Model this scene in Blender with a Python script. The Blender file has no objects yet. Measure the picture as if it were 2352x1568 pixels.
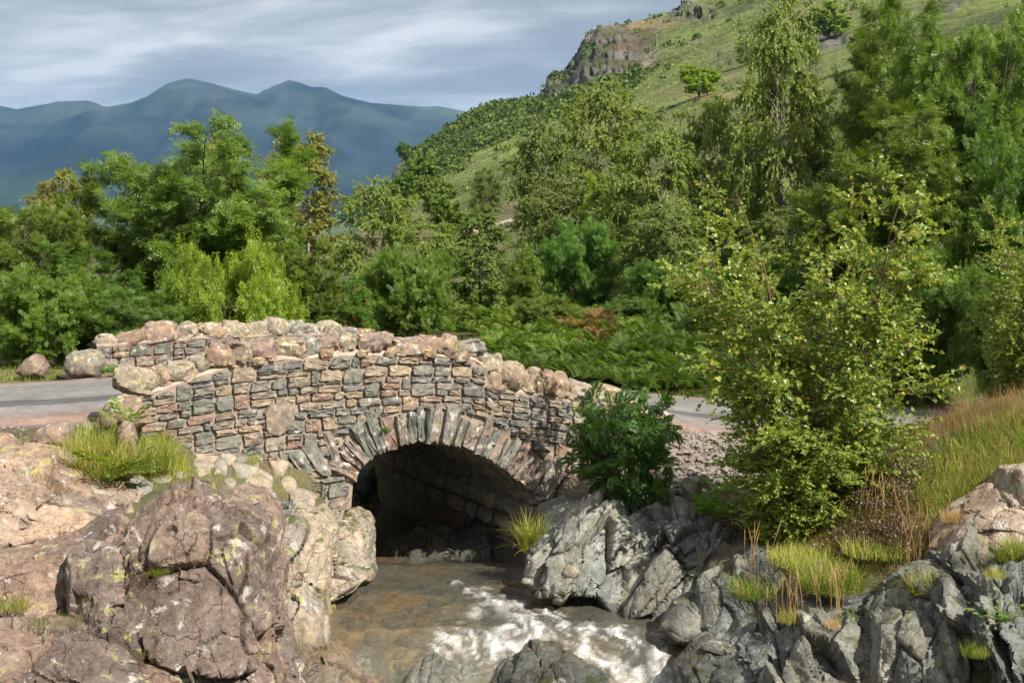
import bpy, math, random
import numpy as np
from mathutils import Vector

sc = bpy.context.scene
COL = sc.collection
random.seed(4)
rng = np.random.default_rng(11)

# ------------------------------------------------------------------ camera, sky, sun, exposure
F = 3267.0            # focal length in units of a 2352 px wide picture (50 mm lens)
CX, HY, CZ = 1176.0, 460.0, 2.3
cam_d = bpy.data.cameras.new('camera')
cam = bpy.data.objects.new('camera', cam_d)
COL.objects.link(cam)
cam.location = (0, 0, CZ)
cam.rotation_euler = (math.radians(90), 0, 0)
cam_d.sensor_width = 36
cam_d.lens = 36 * F / 2352
cam_d.shift_y = -(784 - HY) / 2352
cam_d.clip_start = 0.1
cam_d.clip_end = 80000
sc.camera = cam

SUN_AZ, SUN_EL = math.radians(136), math.radians(43)      # clockwise from +Y
SUN = Vector((math.sin(SUN_AZ) * math.cos(SUN_EL), math.cos(SUN_AZ) * math.cos(SUN_EL), math.sin(SUN_EL)))
sun_d = bpy.data.lights.new('sun', 'SUN')
sun_d.energy = 5.0
sun_d.angle = math.radians(0.5)
sun_d.color = (1.0, 0.93, 0.82)
sun = bpy.data.objects.new('sun', sun_d)
COL.objects.link(sun)
sun.rotation_euler = (-SUN).to_track_quat('-Z', 'Y').to_euler()

world = bpy.data.worlds.new('World')
sc.world = world
world.use_nodes = True
wt = world.node_tree
wt.nodes.clear()


def nd(t, typ, ins=None, **props):
    n = t.nodes.new(typ)
    for k, v in props.items():
        setattr(n, k, v)
    if ins:
        for k, v in ins.items():
            s = n.inputs[k]
            if isinstance(v, bpy.types.NodeSocket):
                t.links.new(v, s)
            else:
                if s.type == 'RGBA' and len(v) == 3:
                    v = (*v, 1)
                s.default_value = v
    return n


def ramp(t, fac, stops, interp='LINEAR'):
    n = t.nodes.new('ShaderNodeValToRGB')
    cr = n.color_ramp
    cr.interpolation = interp
    while len(cr.elements) < len(stops):
        cr.elements.new(0.5)
    for e, (p, c) in zip(cr.elements, stops):
        e.position = p
        if not isinstance(c, (tuple, list)):
            c = (c, c, c)
        e.color = (*c, 1)
    t.links.new(fac, n.inputs[0])
    return n.outputs[0]


def math_(t, op, a, b=0.0, clamp=False):
    n = t.nodes.new('ShaderNodeMath')
    n.operation = op
    n.use_clamp = clamp
    for i, v in enumerate((a, b)):
        if isinstance(v, bpy.types.NodeSocket):
            t.links.new(v, n.inputs[i])
        else:
            n.inputs[i].default_value = v
    return n.outputs[0]


def mixc(t, fac, a, b, mode='MIX'):
    n = t.nodes.new('ShaderNodeMix')
    n.data_type = 'RGBA'
    n.blend_type = mode
    for s, v in ((n.inputs[0], fac), (n.inputs[6], a), (n.inputs[7], b)):
        if isinstance(v, bpy.types.NodeSocket):
            t.links.new(v, s)
        else:
            if s.type == 'RGBA' and len(v) == 3:
                v = (*v, 1)
            s.default_value = v
    return n.outputs[2]


# cloudy sky: the Nishita sky seen through gaps in a streaky grey cloud layer
sky = nd(wt, 'ShaderNodeTexSky', sky_type='NISHITA', sun_disc=False, sun_elevation=SUN_EL, sun_rotation=SUN_AZ)
tc = nd(wt, 'ShaderNodeTexCoord')
sep = nd(wt, 'ShaderNodeSeparateXYZ', {0: tc.outputs['Generated']})
el = math_(wt, 'ADD', math_(wt, 'ABSOLUTE', sep.outputs[2]), 0.30)
ux = math_(wt, 'DIVIDE', sep.outputs[0], el)
uy = math_(wt, 'DIVIDE', sep.outputs[1], el)
uv = nd(wt, 'ShaderNodeCombineXYZ', {0: ux, 1: uy, 2: 0.0}).outputs[0]
mp = nd(wt, 'ShaderNodeMapping', {'Vector': uv, 'Scale': (1.25, 2.9, 1), 'Rotation': (0, 0, math.radians(6)), 'Location': (2.1, 0.2, 0)})
n1 = nd(wt, 'ShaderNodeTexNoise', {'Vector': mp.outputs[0], 'Scale': 1.0, 'Detail': 8, 'Roughness': 0.52, 'Distortion': 0.6})
mp2 = nd(wt, 'ShaderNodeMapping', {'Vector': uv, 'Scale': (2.3, 4.6, 1), 'Rotation': (0, 0, math.radians(-8)), 'Location': (5.3, 1.2, 0)})
n3 = nd(wt, 'ShaderNodeTexNoise', {'Vector': mp2.outputs[0], 'Scale': 1.0, 'Detail': 7, 'Roughness': 0.55, 'Distortion': 0.4})
nmix = math_(wt, 'ADD', math_(wt, 'MULTIPLY', n1.outputs[0], 0.6), math_(wt, 'MULTIPLY', n3.outputs[0], 0.4))
cl = ramp(wt, nmix, [(0.42, (2.6, 2.75, 2.95)), (0.475, (3.2, 3.35, 3.55)), (0.52, (4.2, 4.3, 4.45)), (0.575, (5.8, 5.75, 5.8))])
n2 = nd(wt, 'ShaderNodeTexNoise', {'Vector': mp.outputs[0], 'Scale': 0.6, 'Detail': 4, 'Roughness': 0.6})
gap = ramp(wt, n2.outputs[0], [(0.64, 0.0), (0.8, 0.45)])
skyc = mixc(wt, gap, cl, sky.outputs[0])
bg = nd(wt, 'ShaderNodeBackground', {'Color': skyc, 'Strength': 0.1})
wo = nd(wt, 'ShaderNodeOutputWorld', {'Surface': bg.outputs[0]})

vs = sc.view_settings
vs.view_transform = 'Standard'
vs.look = 'None'
vs.exposure = 0.72
vs.gamma = 1.0
vs.use_curve_mapping = False
sc.cycles.use_denoising = True
sc.cycles.max_bounces = 6
sc.cycles.diffuse_bounces = 3
sc.cycles.glossy_bounces = 2
sc.cycles.transmission_bounces = 4
sc.cycles.transparent_max_bounces = 8
sc.cycles.volume_bounces = 0
sc.cycles.caustics_reflective = False
sc.cycles.caustics_refractive = False


# ------------------------------------------------------------------ numeric helpers
def W(px, py, Y):
    """picture position (2352 x 1568) at distance Y -> world point"""
    return np.array([(px - CX) / F * Y, Y, CZ - (py - HY) / F * Y])


def sstep(a, b, x):
    t = np.clip((x - a) / (b - a), 0, 1)
    return t * t * (3 - 2 * t)


def _h(ix, iy, iz, s):
    n = (ix * 374761393 + iy * 668265263 + iz * 1274126177 + s * 974711) & 0xffffffff
    n = ((n ^ (n >> 13)) * 1274126177) & 0xffffffff
    n = ((n ^ (n >> 16)) * 2246822519) & 0xffffffff
    return ((n ^ (n >> 15)) & 0xffffff) / float(0x1000000)


def noise(p, seed=0):
    """smooth value noise in -1..1, p (N,3)"""
    i = np.floor(p).astype(np.int64)
    f = p - i
    f = f * f * f * (f * (f * 6 - 15) + 10)
    r = 0
    for dx in (0, 1):
        wx = f[:, 0] if dx else 1 - f[:, 0]
        for dy in (0, 1):
            wy = f[:, 1] if dy else 1 - f[:, 1]
            for dz in (0, 1):
                wz = f[:, 2] if dz else 1 - f[:, 2]
                r = r + wx * wy * wz * _h(i[:, 0] + dx, i[:, 1] + dy, i[:, 2] + dz, seed)
    return r * 2 - 1


def fbm(p, octv=4, seed=0, gain=0.5):
    a, r, t = 1.0, 0, 0
    p = np.asarray(p, float)
    for k in range(octv):
        r = r + a * noise(p + 17.3 * k, seed + k)
        t += a
        a *= gain
        p = p * 2.03
    return r / t


def ridged(p, octv=4, seed=0):
    a, r, t = 1.0, 0, 0
    for k in range(octv):
        r = r + a * (1 - np.abs(noise(p + 9.1 * k, seed + k)) * 2)
        t += a
        a *= 0.5
        p = p * 2.03
    return r / t


def worley(p, seed=0, facet=False):
    """F1, F2 and a random id of the nearest cell; with facet also a random slope across the cell"""
    i = np.floor(p).astype(np.int64)
    f1 = np.full(len(p), 9.0)
    f2 = np.full(len(p), 9.0)
    cell = np.zeros((len(p), 3), np.int64)
    dl = np.zeros((len(p), 3))
    for dx in (-1, 0, 1):
        for dy in (-1, 0, 1):
            for dz in (-1, 0, 1):
                c = i + (dx, dy, dz)
                q = np.stack([c[:, 0] + _h(c[:, 0], c[:, 1], c[:, 2], seed),
                              c[:, 1] + _h(c[:, 0], c[:, 1], c[:, 2], seed + 1),
                              c[:, 2] + _h(c[:, 0], c[:, 1], c[:, 2], seed + 2)], 1)
                e = p - q
                d = np.sqrt((e * e).sum(1))
                m = d < f1
                f2 = np.where(m, f1, np.minimum(f2, d))
                cell = np.where(m[:, None], c, cell)
                dl = np.where(m[:, None], e, dl)
                f1 = np.where(m, d, f1)
    cid = _h(cell[:, 0], cell[:, 1], cell[:, 2], seed + 3)
    if not facet:
        return f1, f2, cid
    tl = np.stack([_h(cell[:, 0], cell[:, 1], cell[:, 2], seed + 4 + k) * 2 - 1 for k in range(3)], 1)
    return f2 - f1, cid - 0.5, (tl * dl).sum(1)


def unit(v):
    return v / np.maximum(np.linalg.norm(v, axis=-1, keepdims=True), 1e-9)


# ------------------------------------------------------------------ mesh helpers
def make_mesh(name, V, T, smooth=True, attrs=None, sharp=None):
    V = np.ascontiguousarray(V, dtype=np.float32)
    T = np.ascontiguousarray(T, dtype=np.int32)
    k = T.shape[1]
    me = bpy.data.meshes.new(name)
    me.vertices.add(len(V))
    me.vertices.foreach_set('co', V.ravel())
    me.loops.add(T.size)
    me.loops.foreach_set('vertex_index', T.ravel())
    me.polygons.add(len(T))
    me.polygons.foreach_set('loop_start', np.arange(0, T.size, k, dtype=np.int32))
    me.polygons.foreach_set('loop_total', np.full(len(T), k, dtype=np.int32))
    me.polygons.foreach_set('use_smooth', np.full(len(T), smooth, dtype=bool))
    me.update(calc_edges=True)
    if sharp:
        me.set_sharp_from_angle(angle=math.radians(sharp))
    for an, av in (attrs or {}).items():
        if av.ndim == 1:
            a = me.attributes.new(an, 'FLOAT', 'POINT')
            a.data.foreach_set('value', av.astype(np.float32))
        else:
            a = me.attributes.new(an, 'FLOAT_COLOR', 'POINT')
            a.data.foreach_set('color', np.concatenate([av, np.ones((len(av), 1))], 1).astype(np.float32).ravel())
    return me


def add_obj(name, me, mat=None, parent=None, loc=None):
    if mat is not None and not me.materials:
        me.materials.append(mat)
    o = bpy.data.objects.new(name, me)
    COL.objects.link(o)
    if parent is not None:
        o.parent = parent
    if loc is not None:
        o.location = loc
    return o


def tag(o, label=None, cat=None, group=None, kind=None):
    for k, v in (('label', label), ('category', cat), ('group', group), ('kind', kind)):
        if v:
            o[k] = v
    return o


def empty(name, loc, label=None, cat=None, group=None):
    o = bpy.data.objects.new(name, None)
    o.empty_display_size = 0.2
    COL.objects.link(o)
    o.location = loc
    return tag(o, label, cat, group)


class MB:
    def __init__(s):
        s.V, s.T, s.n = [], [], 0

    def add(s, V, T):
        V = np.asarray(V, float)
        s.V.append(V)
        s.T.append(np.asarray(T, int) + s.n)
        s.n += len(V)

    def mesh(s, name, loc=(0, 0, 0), smooth=True):
        return make_mesh(name, np.concatenate(s.V) - np.asarray(loc, float), np.concatenate(s.T), smooth)

    def obj(s, name, mat, parent=None, loc=None, smooth=True):
        l = (0, 0, 0) if loc is None else loc
        return add_obj(name, s.mesh(name, l, smooth), mat, parent, loc)


def grid_tris(nu, nv):
    i = np.arange(nu * nv).reshape(nu, nv)
    a, b, c, d = i[:-1, :-1].ravel(), i[1:, :-1].ravel(), i[1:, 1:].ravel(), i[:-1, 1:].ravel()
    return np.concatenate([np.stack([a, b, c], 1), np.stack([a, c, d], 1)])


def grid_quads(nu, nv):
    i = np.arange(nu * nv).reshape(nu, nv)
    return np.stack([i[:-1, :-1].ravel(), i[1:, :-1].ravel(), i[1:, 1:].ravel(), i[:-1, 1:].ravel()], 1)


def tube(path, rad, sides=5):
    path = np.asarray(path, float)
    n = len(path)
    rad = np.broadcast_to(rad, n)
    d = unit(np.gradient(path, axis=0))
    ref = np.where(np.abs(d[:, 2:3]) > 0.9, np.array([[1., 0, 0]]), np.array([[0, 0, 1.]]))
    x = unit(np.cross(d, ref))
    y = np.cross(d, x)
    a = np.linspace(0, 2 * np.pi, sides, endpoint=False)
    V = path[:, None] + rad[:, None, None] * (np.cos(a)[None, :, None] * x[:, None] + np.sin(a)[None, :, None] * y[:, None])
    i = np.arange(n * sides).reshape(n, sides)
    j = np.roll(i, -1, 1)
    A, B, C, D = i[:-1].ravel(), j[:-1].ravel(), j[1:].ravel(), i[1:].ravel()
    return V.reshape(-1, 3), np.concatenate([np.stack([A, B, C], 1), np.stack([A, C, D], 1)])


def scatter(tv, tt, pos, D, U, s):
    """copies of a template (x side, y along D, z normal) at pos"""
    D = unit(D)
    X = unit(np.cross(D, U))
    Z = np.cross(X, D)
    s = np.broadcast_to(s, len(pos))[:, None, None]
    V = pos[:, None] + s * (tv[None, :, 0:1] * X[:, None] + tv[None, :, 1:2] * D[:, None] + tv[None, :, 2:3] * Z[:, None])
    T = tt[None] + (np.arange(len(pos)) * len(tv))[:, None, None]
    return V.reshape(-1, 3), T.reshape(-1, 3)


_cs = {}


def cube_sphere(N):
    if N in _cs:
        return _cs[N]
    t = np.tan(np.linspace(-np.pi / 4, np.pi / 4, N + 1))
    a, b = np.meshgrid(t, t, indexing='ij')
    a, b, o = a.ravel(), b.ravel(), np.ones((N + 1) ** 2)
    Vs, Qs = [], []
    q = grid_quads(N + 1, N + 1)
    for k, P in enumerate(([o, a, b], [-o, b, a], [b, o, a], [a, -o, b], [a, b, o], [b, a, -o])):
        Vs.append(np.stack(P, 1))
        Qs.append(q + k * (N + 1) ** 2)
    V = unit(np.concatenate(Vs))
    Q = np.concatenate(Qs)
    _, idx, inv = np.unique(np.round(V * 1e5).astype(np.int64), axis=0, return_index=True, return_inverse=True)
    _cs[N] = (V[idx], inv.ravel()[Q])
    return _cs[N]


# ------------------------------------------------------------------ materials
def new_mat(name):
    m = bpy.data.materials.new(name)
    m.use_nodes = True
    m.node_tree.nodes.clear()
    return m, m.node_tree


def finish(t, shader, disp=None):
    nd(t, 'ShaderNodeOutputMaterial', {'Surface': shader})


def tnoise(t, vec, scale, detail=6, rough=0.6, dist=0.0):
    return nd(t, 'ShaderNodeTexNoise', {'Vector': vec, 'Scale': scale, 'Detail': detail, 'Roughness': rough, 'Distortion': dist}).outputs[0]


def position(t):
    return nd(t, 'ShaderNodeNewGeometry').outputs['Position']


def rock_mat(name, cols, lichen=0.0, white=0.0, per_obj=False, wet=False, scale=1.0, crack=True, moss=0.0, bump=0.02, lcol=(0.36, 0.36, 0.10), vein=0.0):
    m, t = new_mat(name)
    P = position(t)
    if per_obj:
        oi = nd(t, 'ShaderNodeObjectInfo')
        off = nd(t, 'ShaderNodeVectorMath', {0: P, 1: oi.outputs['Random']}, operation='ADD')
        sc_ = nd(t, 'ShaderNodeVectorMath', {0: oi.outputs['Random']}, operation='SCALE')
        sc_.inputs['Scale'].default_value = 37.0
        P2 = nd(t, 'ShaderNodeVectorMath', {0: P, 1: sc_.outputs[0]}, operation='ADD').outputs[0]
        base = ramp(t, oi.outputs['Random'], [((i + 0.5) / len(cols), c) for i, c in enumerate(cols)], 'CONSTANT')
        nb = tnoise(t, P2, 5 * scale, 5, 0.6, 0.6)
        tint = ramp(t, nb, [(0.35, (0.75, 0.77, 0.78)), (0.5, (1, 1, 1)), (0.66, (1.3, 1.18, 1.02))])
        base = mixc(t, 1.0, base, tint, 'MULTIPLY')
    else:
        P2 = P
        nb = tnoise(t, P, 1.3 * scale, 7, 0.6, 0.8)
        k = len(cols)
        base = ramp(t, nb, [(0.34 + 0.34 * i / (k - 1), c) for i, c in enumerate(cols)])
        cell = nd(t, 'ShaderNodeAttribute', attribute_name='cell').outputs['Fac']
        base = mixc(t, 1.0, base, ramp(t, cell, [(0.0, (1.0, 1.0, 1.0)), (0.2, (0.72, 0.76, 0.78)), (0.45, (1.0, 1.0, 0.98)), (0.7, (1.25, 1.16, 1.05)), (0.9, (0.9, 0.86, 0.8)), (1.0, (1.12, 1.14, 1.12))]), 'MULTIPLY')
    f1 = tnoise(t, P2, 11 * scale, 9, 0.72, 0.3)
    v1 = ramp(t, f1, [(0.3, 0.5), (0.5, 1.0), (0.7, 1.42)])
    base = mixc(t, 1.0, base, v1, 'MULTIPLY')
    f2 = tnoise(t, P2, 55 * scale, 6, 0.75)
    base = mixc(t, 1.0, base, ramp(t, f2, [(0.32, 0.6), (0.5, 1.0), (0.68, 1.35)]), 'MULTIPLY')
    if vein:
        mpv = nd(t, 'ShaderNodeMapping', {'Vector': P2, 'Rotation': (0.3, 0.5, 0.4), 'Scale': (7, 2, 1.6)}).outputs[0]
        nv = tnoise(t, mpv, 1.2, 8, 0.7, 1.0)
        base = mixc(t, ramp(t, nv, [(0.54, 0.0), (0.64, vein)]), base, (0.42, 0.36, 0.29))
    if white:
        nw = tnoise(t, P2, 5.5 * scale, 8, 0.68, 0.5)
        base = mixc(t, ramp(t, nw, [(0.64 - 0.1 * white, 0.0), (0.67 - 0.1 * white, 0.75)]), base, (0.50, 0.48, 0.44))
    if lichen:
        nl = tnoise(t, P2, 11 * scale, 3.5, 0.5, 0.4)
        nl2 = tnoise(t, P2, 1.7 * scale, 2, 0.5)
        a = ramp(t, nl, [(0.66 - 0.09 * lichen, 0.0), (0.675 - 0.09 * lichen, 0.9)])
        b = ramp(t, nl2, [(0.46, 0.0), (0.56, 1.0)])
        lf = math_(t, 'MULTIPLY', a, b)
        lf = math_(t, 'MULTIPLY', lf, ramp(t, f2, [(0.35, 0.45), (0.5, 1.0)]))
        base = mixc(t, lf, base, lcol)
    if moss:
        nz = nd(t, 'ShaderNodeSeparateXYZ', {0: nd(t, 'ShaderNodeNewGeometry').outputs['Normal']}).outputs[2]
        nm = tnoise(t, P2, 4 * scale, 6, 0.6)
        mf = math_(t, 'MULTIPLY', ramp(t, nz, [(0.55, 0.0), (0.8, 1.0)]), ramp(t, nm, [(0.6 - 0.12 * moss, 0.0), (0.66 - 0.12 * moss, 0.9)]))
        base = mixc(t, mf, base, (0.075, 0.085, 0.02))
    rough = 0.82
    if wet:
        z = nd(t, 'ShaderNodeSeparateXYZ', {0: P}).outputs[2]
        wn = math_(t, 'ADD', z, math_(t, 'MULTIPLY', math_(t, 'SUBTRACT', nb, 0.5), 0.25))
        wf = ramp(t, math_(t, 'ADD', wn, 2.5), [(0.78, 1.0), (0.9, 0.0)])
        base = mixc(t, math_(t, 'MULTIPLY', wf, 0.62), base, mixc(t, 1.0, base, (0.32, 0.30, 0.26), 'MULTIPLY'))
        rough = math_(t, 'SUBTRACT', 0.8, math_(t, 'MULTIPLY', wf, 0.5))
    h = math_(t, 'ADD', math_(t, 'MULTIPLY', f1, 1.0), math_(t, 'MULTIPLY', f2, 0.35))
    if crack:
        wv = nd(t, 'ShaderNodeTexNoise', {'Vector': P2, 'Scale': 2.2, 'Detail': 4}).outputs['Color']
        wp = nd(t, 'ShaderNodeVectorMath', {0: P2, 1: wv}, operation='ADD').outputs[0]
        mpc = nd(t, 'ShaderNodeMapping', {'Vector': wp, 'Scale': (1.0, 1.0, 0.55), 'Rotation': (0.3, 0.4, 0.2)}).outputs[0]
        vo = nd(t, 'ShaderNodeTexVoronoi', {'Vector': mpc, 'Scale': 3.0 * scale, 'Randomness': 1.0}, feature='DISTANCE_TO_EDGE').outputs['Distance']
        ck = ramp(t, vo, [(0.0, 0.0), (0.022, 1.0)])
        msk = ramp(t, tnoise(t, P2, 2.6 * scale, 3, 0.5), [(0.45, 0.0), (0.6, 0.6)])
        h = math_(t, 'ADD', h, math_(t, 'MULTIPLY', ck, msk))
        nr = nd(t, 'ShaderNodeTexNoise', {'Vector': wp, 'Scale': 3.2 * scale, 'Detail': 10, 'Roughness': 0.62}, noise_type='RIDGED_MULTIFRACTAL').outputs[0]
        h = math_(t, 'SUBTRACT', h, math_(t, 'MULTIPLY', nr, 0.22))
    bp = nd(t, 'ShaderNodeBump', {'Height': h, 'Strength': 1.0, 'Distance': bump})
    b = nd(t, 'ShaderNodeBsdfPrincipled', {'Base Color': base, 'Roughness': rough, 'Normal': bp.outputs[0], 'Specular IOR Level': 0.3})
    finish(t, b.outputs[0])
    return m


def leaf_mat(name, c1, c2, trans=0.42, rough=0.42, spec=0.4, dry=0.0, drycol=(0.42, 0.31, 0.14)):
    m, t = new_mat(name)
    g = nd(t, 'ShaderNodeNewGeometry')
    oi = nd(t, 'ShaderNodeObjectInfo')
    rn = g.outputs['Random Per Island']
    big = tnoise(t, g.outputs['Position'], 1.1, 3, 0.5)
    f = math_(t, 'ADD', math_(t, 'MULTIPLY', rn, 0.6), math_(t, 'MULTIPLY', math_(t, 'SUBTRACT', big, 0.3), 0.9), True)
    c = mixc(t, f, c1, c2)
    if dry:
        r2 = math_(t, 'FRACT', math_(t, 'MULTIPLY', rn, 17.31))
        c = mixc(t, ramp(t, r2, [(1 - dry - 0.01, 0.0), (1 - dry, 1.0)]), c, drycol)
    hs = nd(t, 'ShaderNodeHueSaturation', {'Color': c, 'Hue': math_(t, 'ADD', 0.492, math_(t, 'MULTIPLY', oi.outputs['Random'], 0.016)),
                                          'Value': math_(t, 'ADD', 1.26, math_(t, 'MULTIPLY', oi.outputs['Random'], 0.25))})
    c = hs.outputs[0]
    p = nd(t, 'ShaderNodeBsdfPrincipled', {'Base Color': c, 'Roughness': rough, 'Specular IOR Level': spec})
    tr = nd(t, 'ShaderNodeBsdfTranslucent', {'Color': mixc(t, 1.0, c, (1.4, 1.45, 0.55), 'MULTIPLY')})
    mx = nd(t, 'ShaderNodeMixShader', {0: trans, 1: p.outputs[0], 2: tr.outputs[0]})
    finish(t, mx.outputs[0])
    return m


def plain_mat(name, c1, c2, scale=8, rough=0.8, bump=0.01, stretch=None):
    m, t = new_mat(name)
    P = position(t)
    if stretch:
        P = nd(t, 'ShaderNodeMapping', {'Vector': P, 'Scale': stretch}).outputs[0]
    n = tnoise(t, P, scale, 8, 0.65, 0.3)
    c = ramp(t, n, [(0.35, c1), (0.65, c2)])
    bp = nd(t, 'ShaderNodeBump', {'Height': n, 'Strength': 1.0, 'Distance': bump})
    b = nd(t, 'ShaderNodeBsdfPrincipled', {'Base Color': c, 'Roughness': rough, 'Normal': bp.outputs[0], 'Specular IOR Level': 0.25})
    finish(t, b.outputs[0])
    return m


def attr_mat(name, attr, bump_scale, bump_dist, rough=0.9, var=0.35, scale=1.0):
    """ground whose own colour zones are stored with the mesh"""
    m, t = new_mat(name)
    P = position(t)
    a = nd(t, 'ShaderNodeAttribute', attribute_name=attr).outputs['Color']
    n1 = tnoise(t, P, bump_scale, 9, 0.7, 0.2)
    n2 = tnoise(t, P, bump_scale * 0.16 * scale, 6, 0.6, 0.4)
    c = mixc(t, 1.0, a, ramp(t, n1, [(0.3, 1 - var), (0.5, 1.0), (0.7, 1 + var)]), 'MULTIPLY')
    c = mixc(t, 1.0, c, ramp(t, n2, [(0.3, 1 - var), (0.5, 1.0), (0.7, 1 + var)]), 'MULTIPLY')
    bp = nd(t, 'ShaderNodeBump', {'Height': n1, 'Strength': 1.0, 'Distance': bump_dist})
    b = nd(t, 'ShaderNodeBsdfPrincipled', {'Base Color': c, 'Roughness': rough, 'Normal': bp.outputs[0], 'Specular IOR Level': 0.2})
    finish(t, b.outputs[0])
    return m


STONES = [(0.20, 0.195, 0.175), (0.25, 0.215, 0.175), (0.155, 0.16, 0.15), (0.30, 0.255, 0.19), (0.215, 0.21, 0.185), (0.245, 0.19, 0.155), (0.175, 0.185, 0.165), (0.225, 0.195, 0.165),
          (0.165, 0.165, 0.16), (0.28, 0.235, 0.18), (0.205, 0.205, 0.18), (0.235, 0.17, 0.14), (0.185, 0.185, 0.175), (0.24, 0.22, 0.185), (0.15, 0.16, 0.145), (0.26, 0.225, 0.18)]
STONES = [(r_ * 1.03, g_ * 0.985, 0.95 * b_) for r_, g_, b_ in STONES]
M_STONE = rock_mat('wall_stone', STONES, white=0.35, per_obj=True, bump=0.012, crack=False, scale=1.3)
M_ARCH = rock_mat('arch_slate', [(0.17, 0.18, 0.155), (0.215, 0.205, 0.18), (0.21, 0.16, 0.13), (0.19, 0.19, 0.17), (0.24, 0.2, 0.165), (0.165, 0.175, 0.155), (0.2, 0.17, 0.145), (0.2, 0.195, 0.17)],
                  white=0.75, per_obj=True, bump=0.014, crack=False, scale=1.5)
M_COPE = rock_mat('coping_boulder', [(0.25, 0.195, 0.15), (0.28, 0.24, 0.185), (0.24, 0.17, 0.125), (0.22, 0.2, 0.165), (0.29, 0.225, 0.165), (0.25, 0.185, 0.155), (0.2, 0.195, 0.17)],
                  lichen=0.8, white=0.45, per_obj=True, bump=0.012, crack=False, scale=1.6, lcol=(0.42, 0.40, 0.17))
M_DARK = rock_mat('inner_stone', [(0.30, 0.295, 0.26), (0.33, 0.285, 0.23), (0.27, 0.275, 0.25), (0.33, 0.26, 0.21)], per_obj=True, bump=0.012, crack=False)
M_MORTAR = plain_mat('mortar', (0.33, 0.255, 0.20), (0.47, 0.395, 0.325), 9, 0.95, 0.012)
M_JOINT = plain_mat('joint_mortar', (0.23, 0.18, 0.145), (0.36, 0.295, 0.24), 12, 0.95, 0.014)
M_EARTHMORTAR = plain_mat('earthy_mortar', (0.15, 0.095, 0.07), (0.27, 0.185, 0.14), 9, 0.95, 0.014)
M_BROWN = rock_mat('brown_rock', [(0.125, 0.088, 0.072), (0.18, 0.132, 0.11), (0.235, 0.18, 0.15), (0.175, 0.142, 0.122)], lichen=0.62, white=0.5, bump=0.03, lcol=(0.34, 0.34, 0.13))
M_PALE = rock_mat('pale_rock', [(0.24, 0.17, 0.13), (0.33, 0.25, 0.195), (0.38, 0.30, 0.24), (0.29, 0.24, 0.20)], lichen=0.8, white=0.6, bump=0.03, wet=True)
M_BANK = rock_mat('bank_rock', [(0.22, 0.18, 0.14), (0.32, 0.27, 0.22), (0.36, 0.31, 0.26), (0.25, 0.25, 0.22)], lichen=0.4, white=0.6, bump=0.03, wet=True, moss=0.7)
M_GREEN = rock_mat('green_slate', [(0.11, 0.13, 0.125), (0.18, 0.205, 0.19), (0.25, 0.27, 0.245), (0.21, 0.205, 0.185)], white=0.45, bump=0.035, wet=True, vein=0.5, scale=1.2)
M_GREY = rock_mat('grey_slate', [(0.08, 0.08, 0.074), (0.14, 0.146, 0.134), (0.20, 0.212, 0.195), (0.165, 0.15, 0.128)], white=0.25, bump=0.035, wet=True, scale=1.1, vein=0.35, moss=0.3)
M_PALEGREEN = rock_mat('pale_green_slate', [(0.18, 0.19, 0.172), (0.255, 0.268, 0.242), (0.335, 0.34, 0.305), (0.285, 0.27, 0.235)], white=0.5, bump=0.035, wet=True, vein=0.5, scale=1.2)
M_BED = rock_mat('bed_rock', [(0.09, 0.085, 0.065), (0.16, 0.14, 0.10), (0.24, 0.17, 0.09), (0.14, 0.14, 0.115)], bump=0.03)
M_FLAG = rock_mat('flagstone', [(0.30, 0.25, 0.20), (0.27, 0.25, 0.215), (0.34, 0.28, 0.225), (0.25, 0.23, 0.2)], per_obj=True, bump=0.008, crack=False, white=0.3)
M_GRAVEL = rock_mat('gravel', [(0.20, 0.165, 0.145), (0.26, 0.22, 0.195), (0.22, 0.2, 0.185)], bump=0.006, crack=False, scale=3)
M_BARK = plain_mat('bark', (0.07, 0.05, 0.04), (0.17, 0.13, 0.10), 14, 0.9, 0.01, (1, 1, 0.3))
M_BIRCHBARK = plain_mat('birch_bark', (0.20, 0.14, 0.11), (0.42, 0.34, 0.29), 9, 0.8, 0.008, (1, 1, 1.5))
M_REDTWIG = plain_mat('red_twig', (0.09, 0.045, 0.032), (0.17, 0.085, 0.055), 14, 0.6, 0.003)

L_ROWAN = leaf_mat('rowan_leaf', (0.058, 0.105, 0.015), (0.16, 0.222, 0.034))
L_ROWAN2 = leaf_mat('rowan_leaf_dark', (0.045, 0.1, 0.015), (0.12, 0.195, 0.03))
L_YELLOW = leaf_mat('rowan_leaf_yellow', (0.11, 0.18, 0.016), (0.24, 0.31, 0.035))
L_BIRCH = leaf_mat('birch_leaf', (0.1, 0.15, 0.03), (0.235, 0.295, 0.065), rough=0.4)
L_GOLD = leaf_mat('birch_leaf_gold', (0.115, 0.135, 0.025), (0.25, 0.25, 0.052))
L_OLIVE = leaf_mat('birch_leaf_olive', (0.075, 0.115, 0.026), (0.185, 0.235, 0.055))
L_NEAR = leaf_mat('near_birch_leaf', (0.10, 0.155, 0.022), (0.245, 0.295, 0.06), rough=0.36, spec=0.6, dry=0.025, drycol=(0.45, 0.33, 0.06))
L_BUSH = leaf_mat('near_rowan_leaf', (0.035, 0.085, 0.016), (0.09, 0.165, 0.03), rough=0.4)
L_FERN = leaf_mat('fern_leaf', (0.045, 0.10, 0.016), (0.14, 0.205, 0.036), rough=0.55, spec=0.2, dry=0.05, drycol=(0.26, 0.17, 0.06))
L_FERNDARK = leaf_mat('fern_leaf_dark', (0.042, 0.078, 0.016), (0.09, 0.135, 0.028), rough=0.55, spec=0.2)
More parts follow.
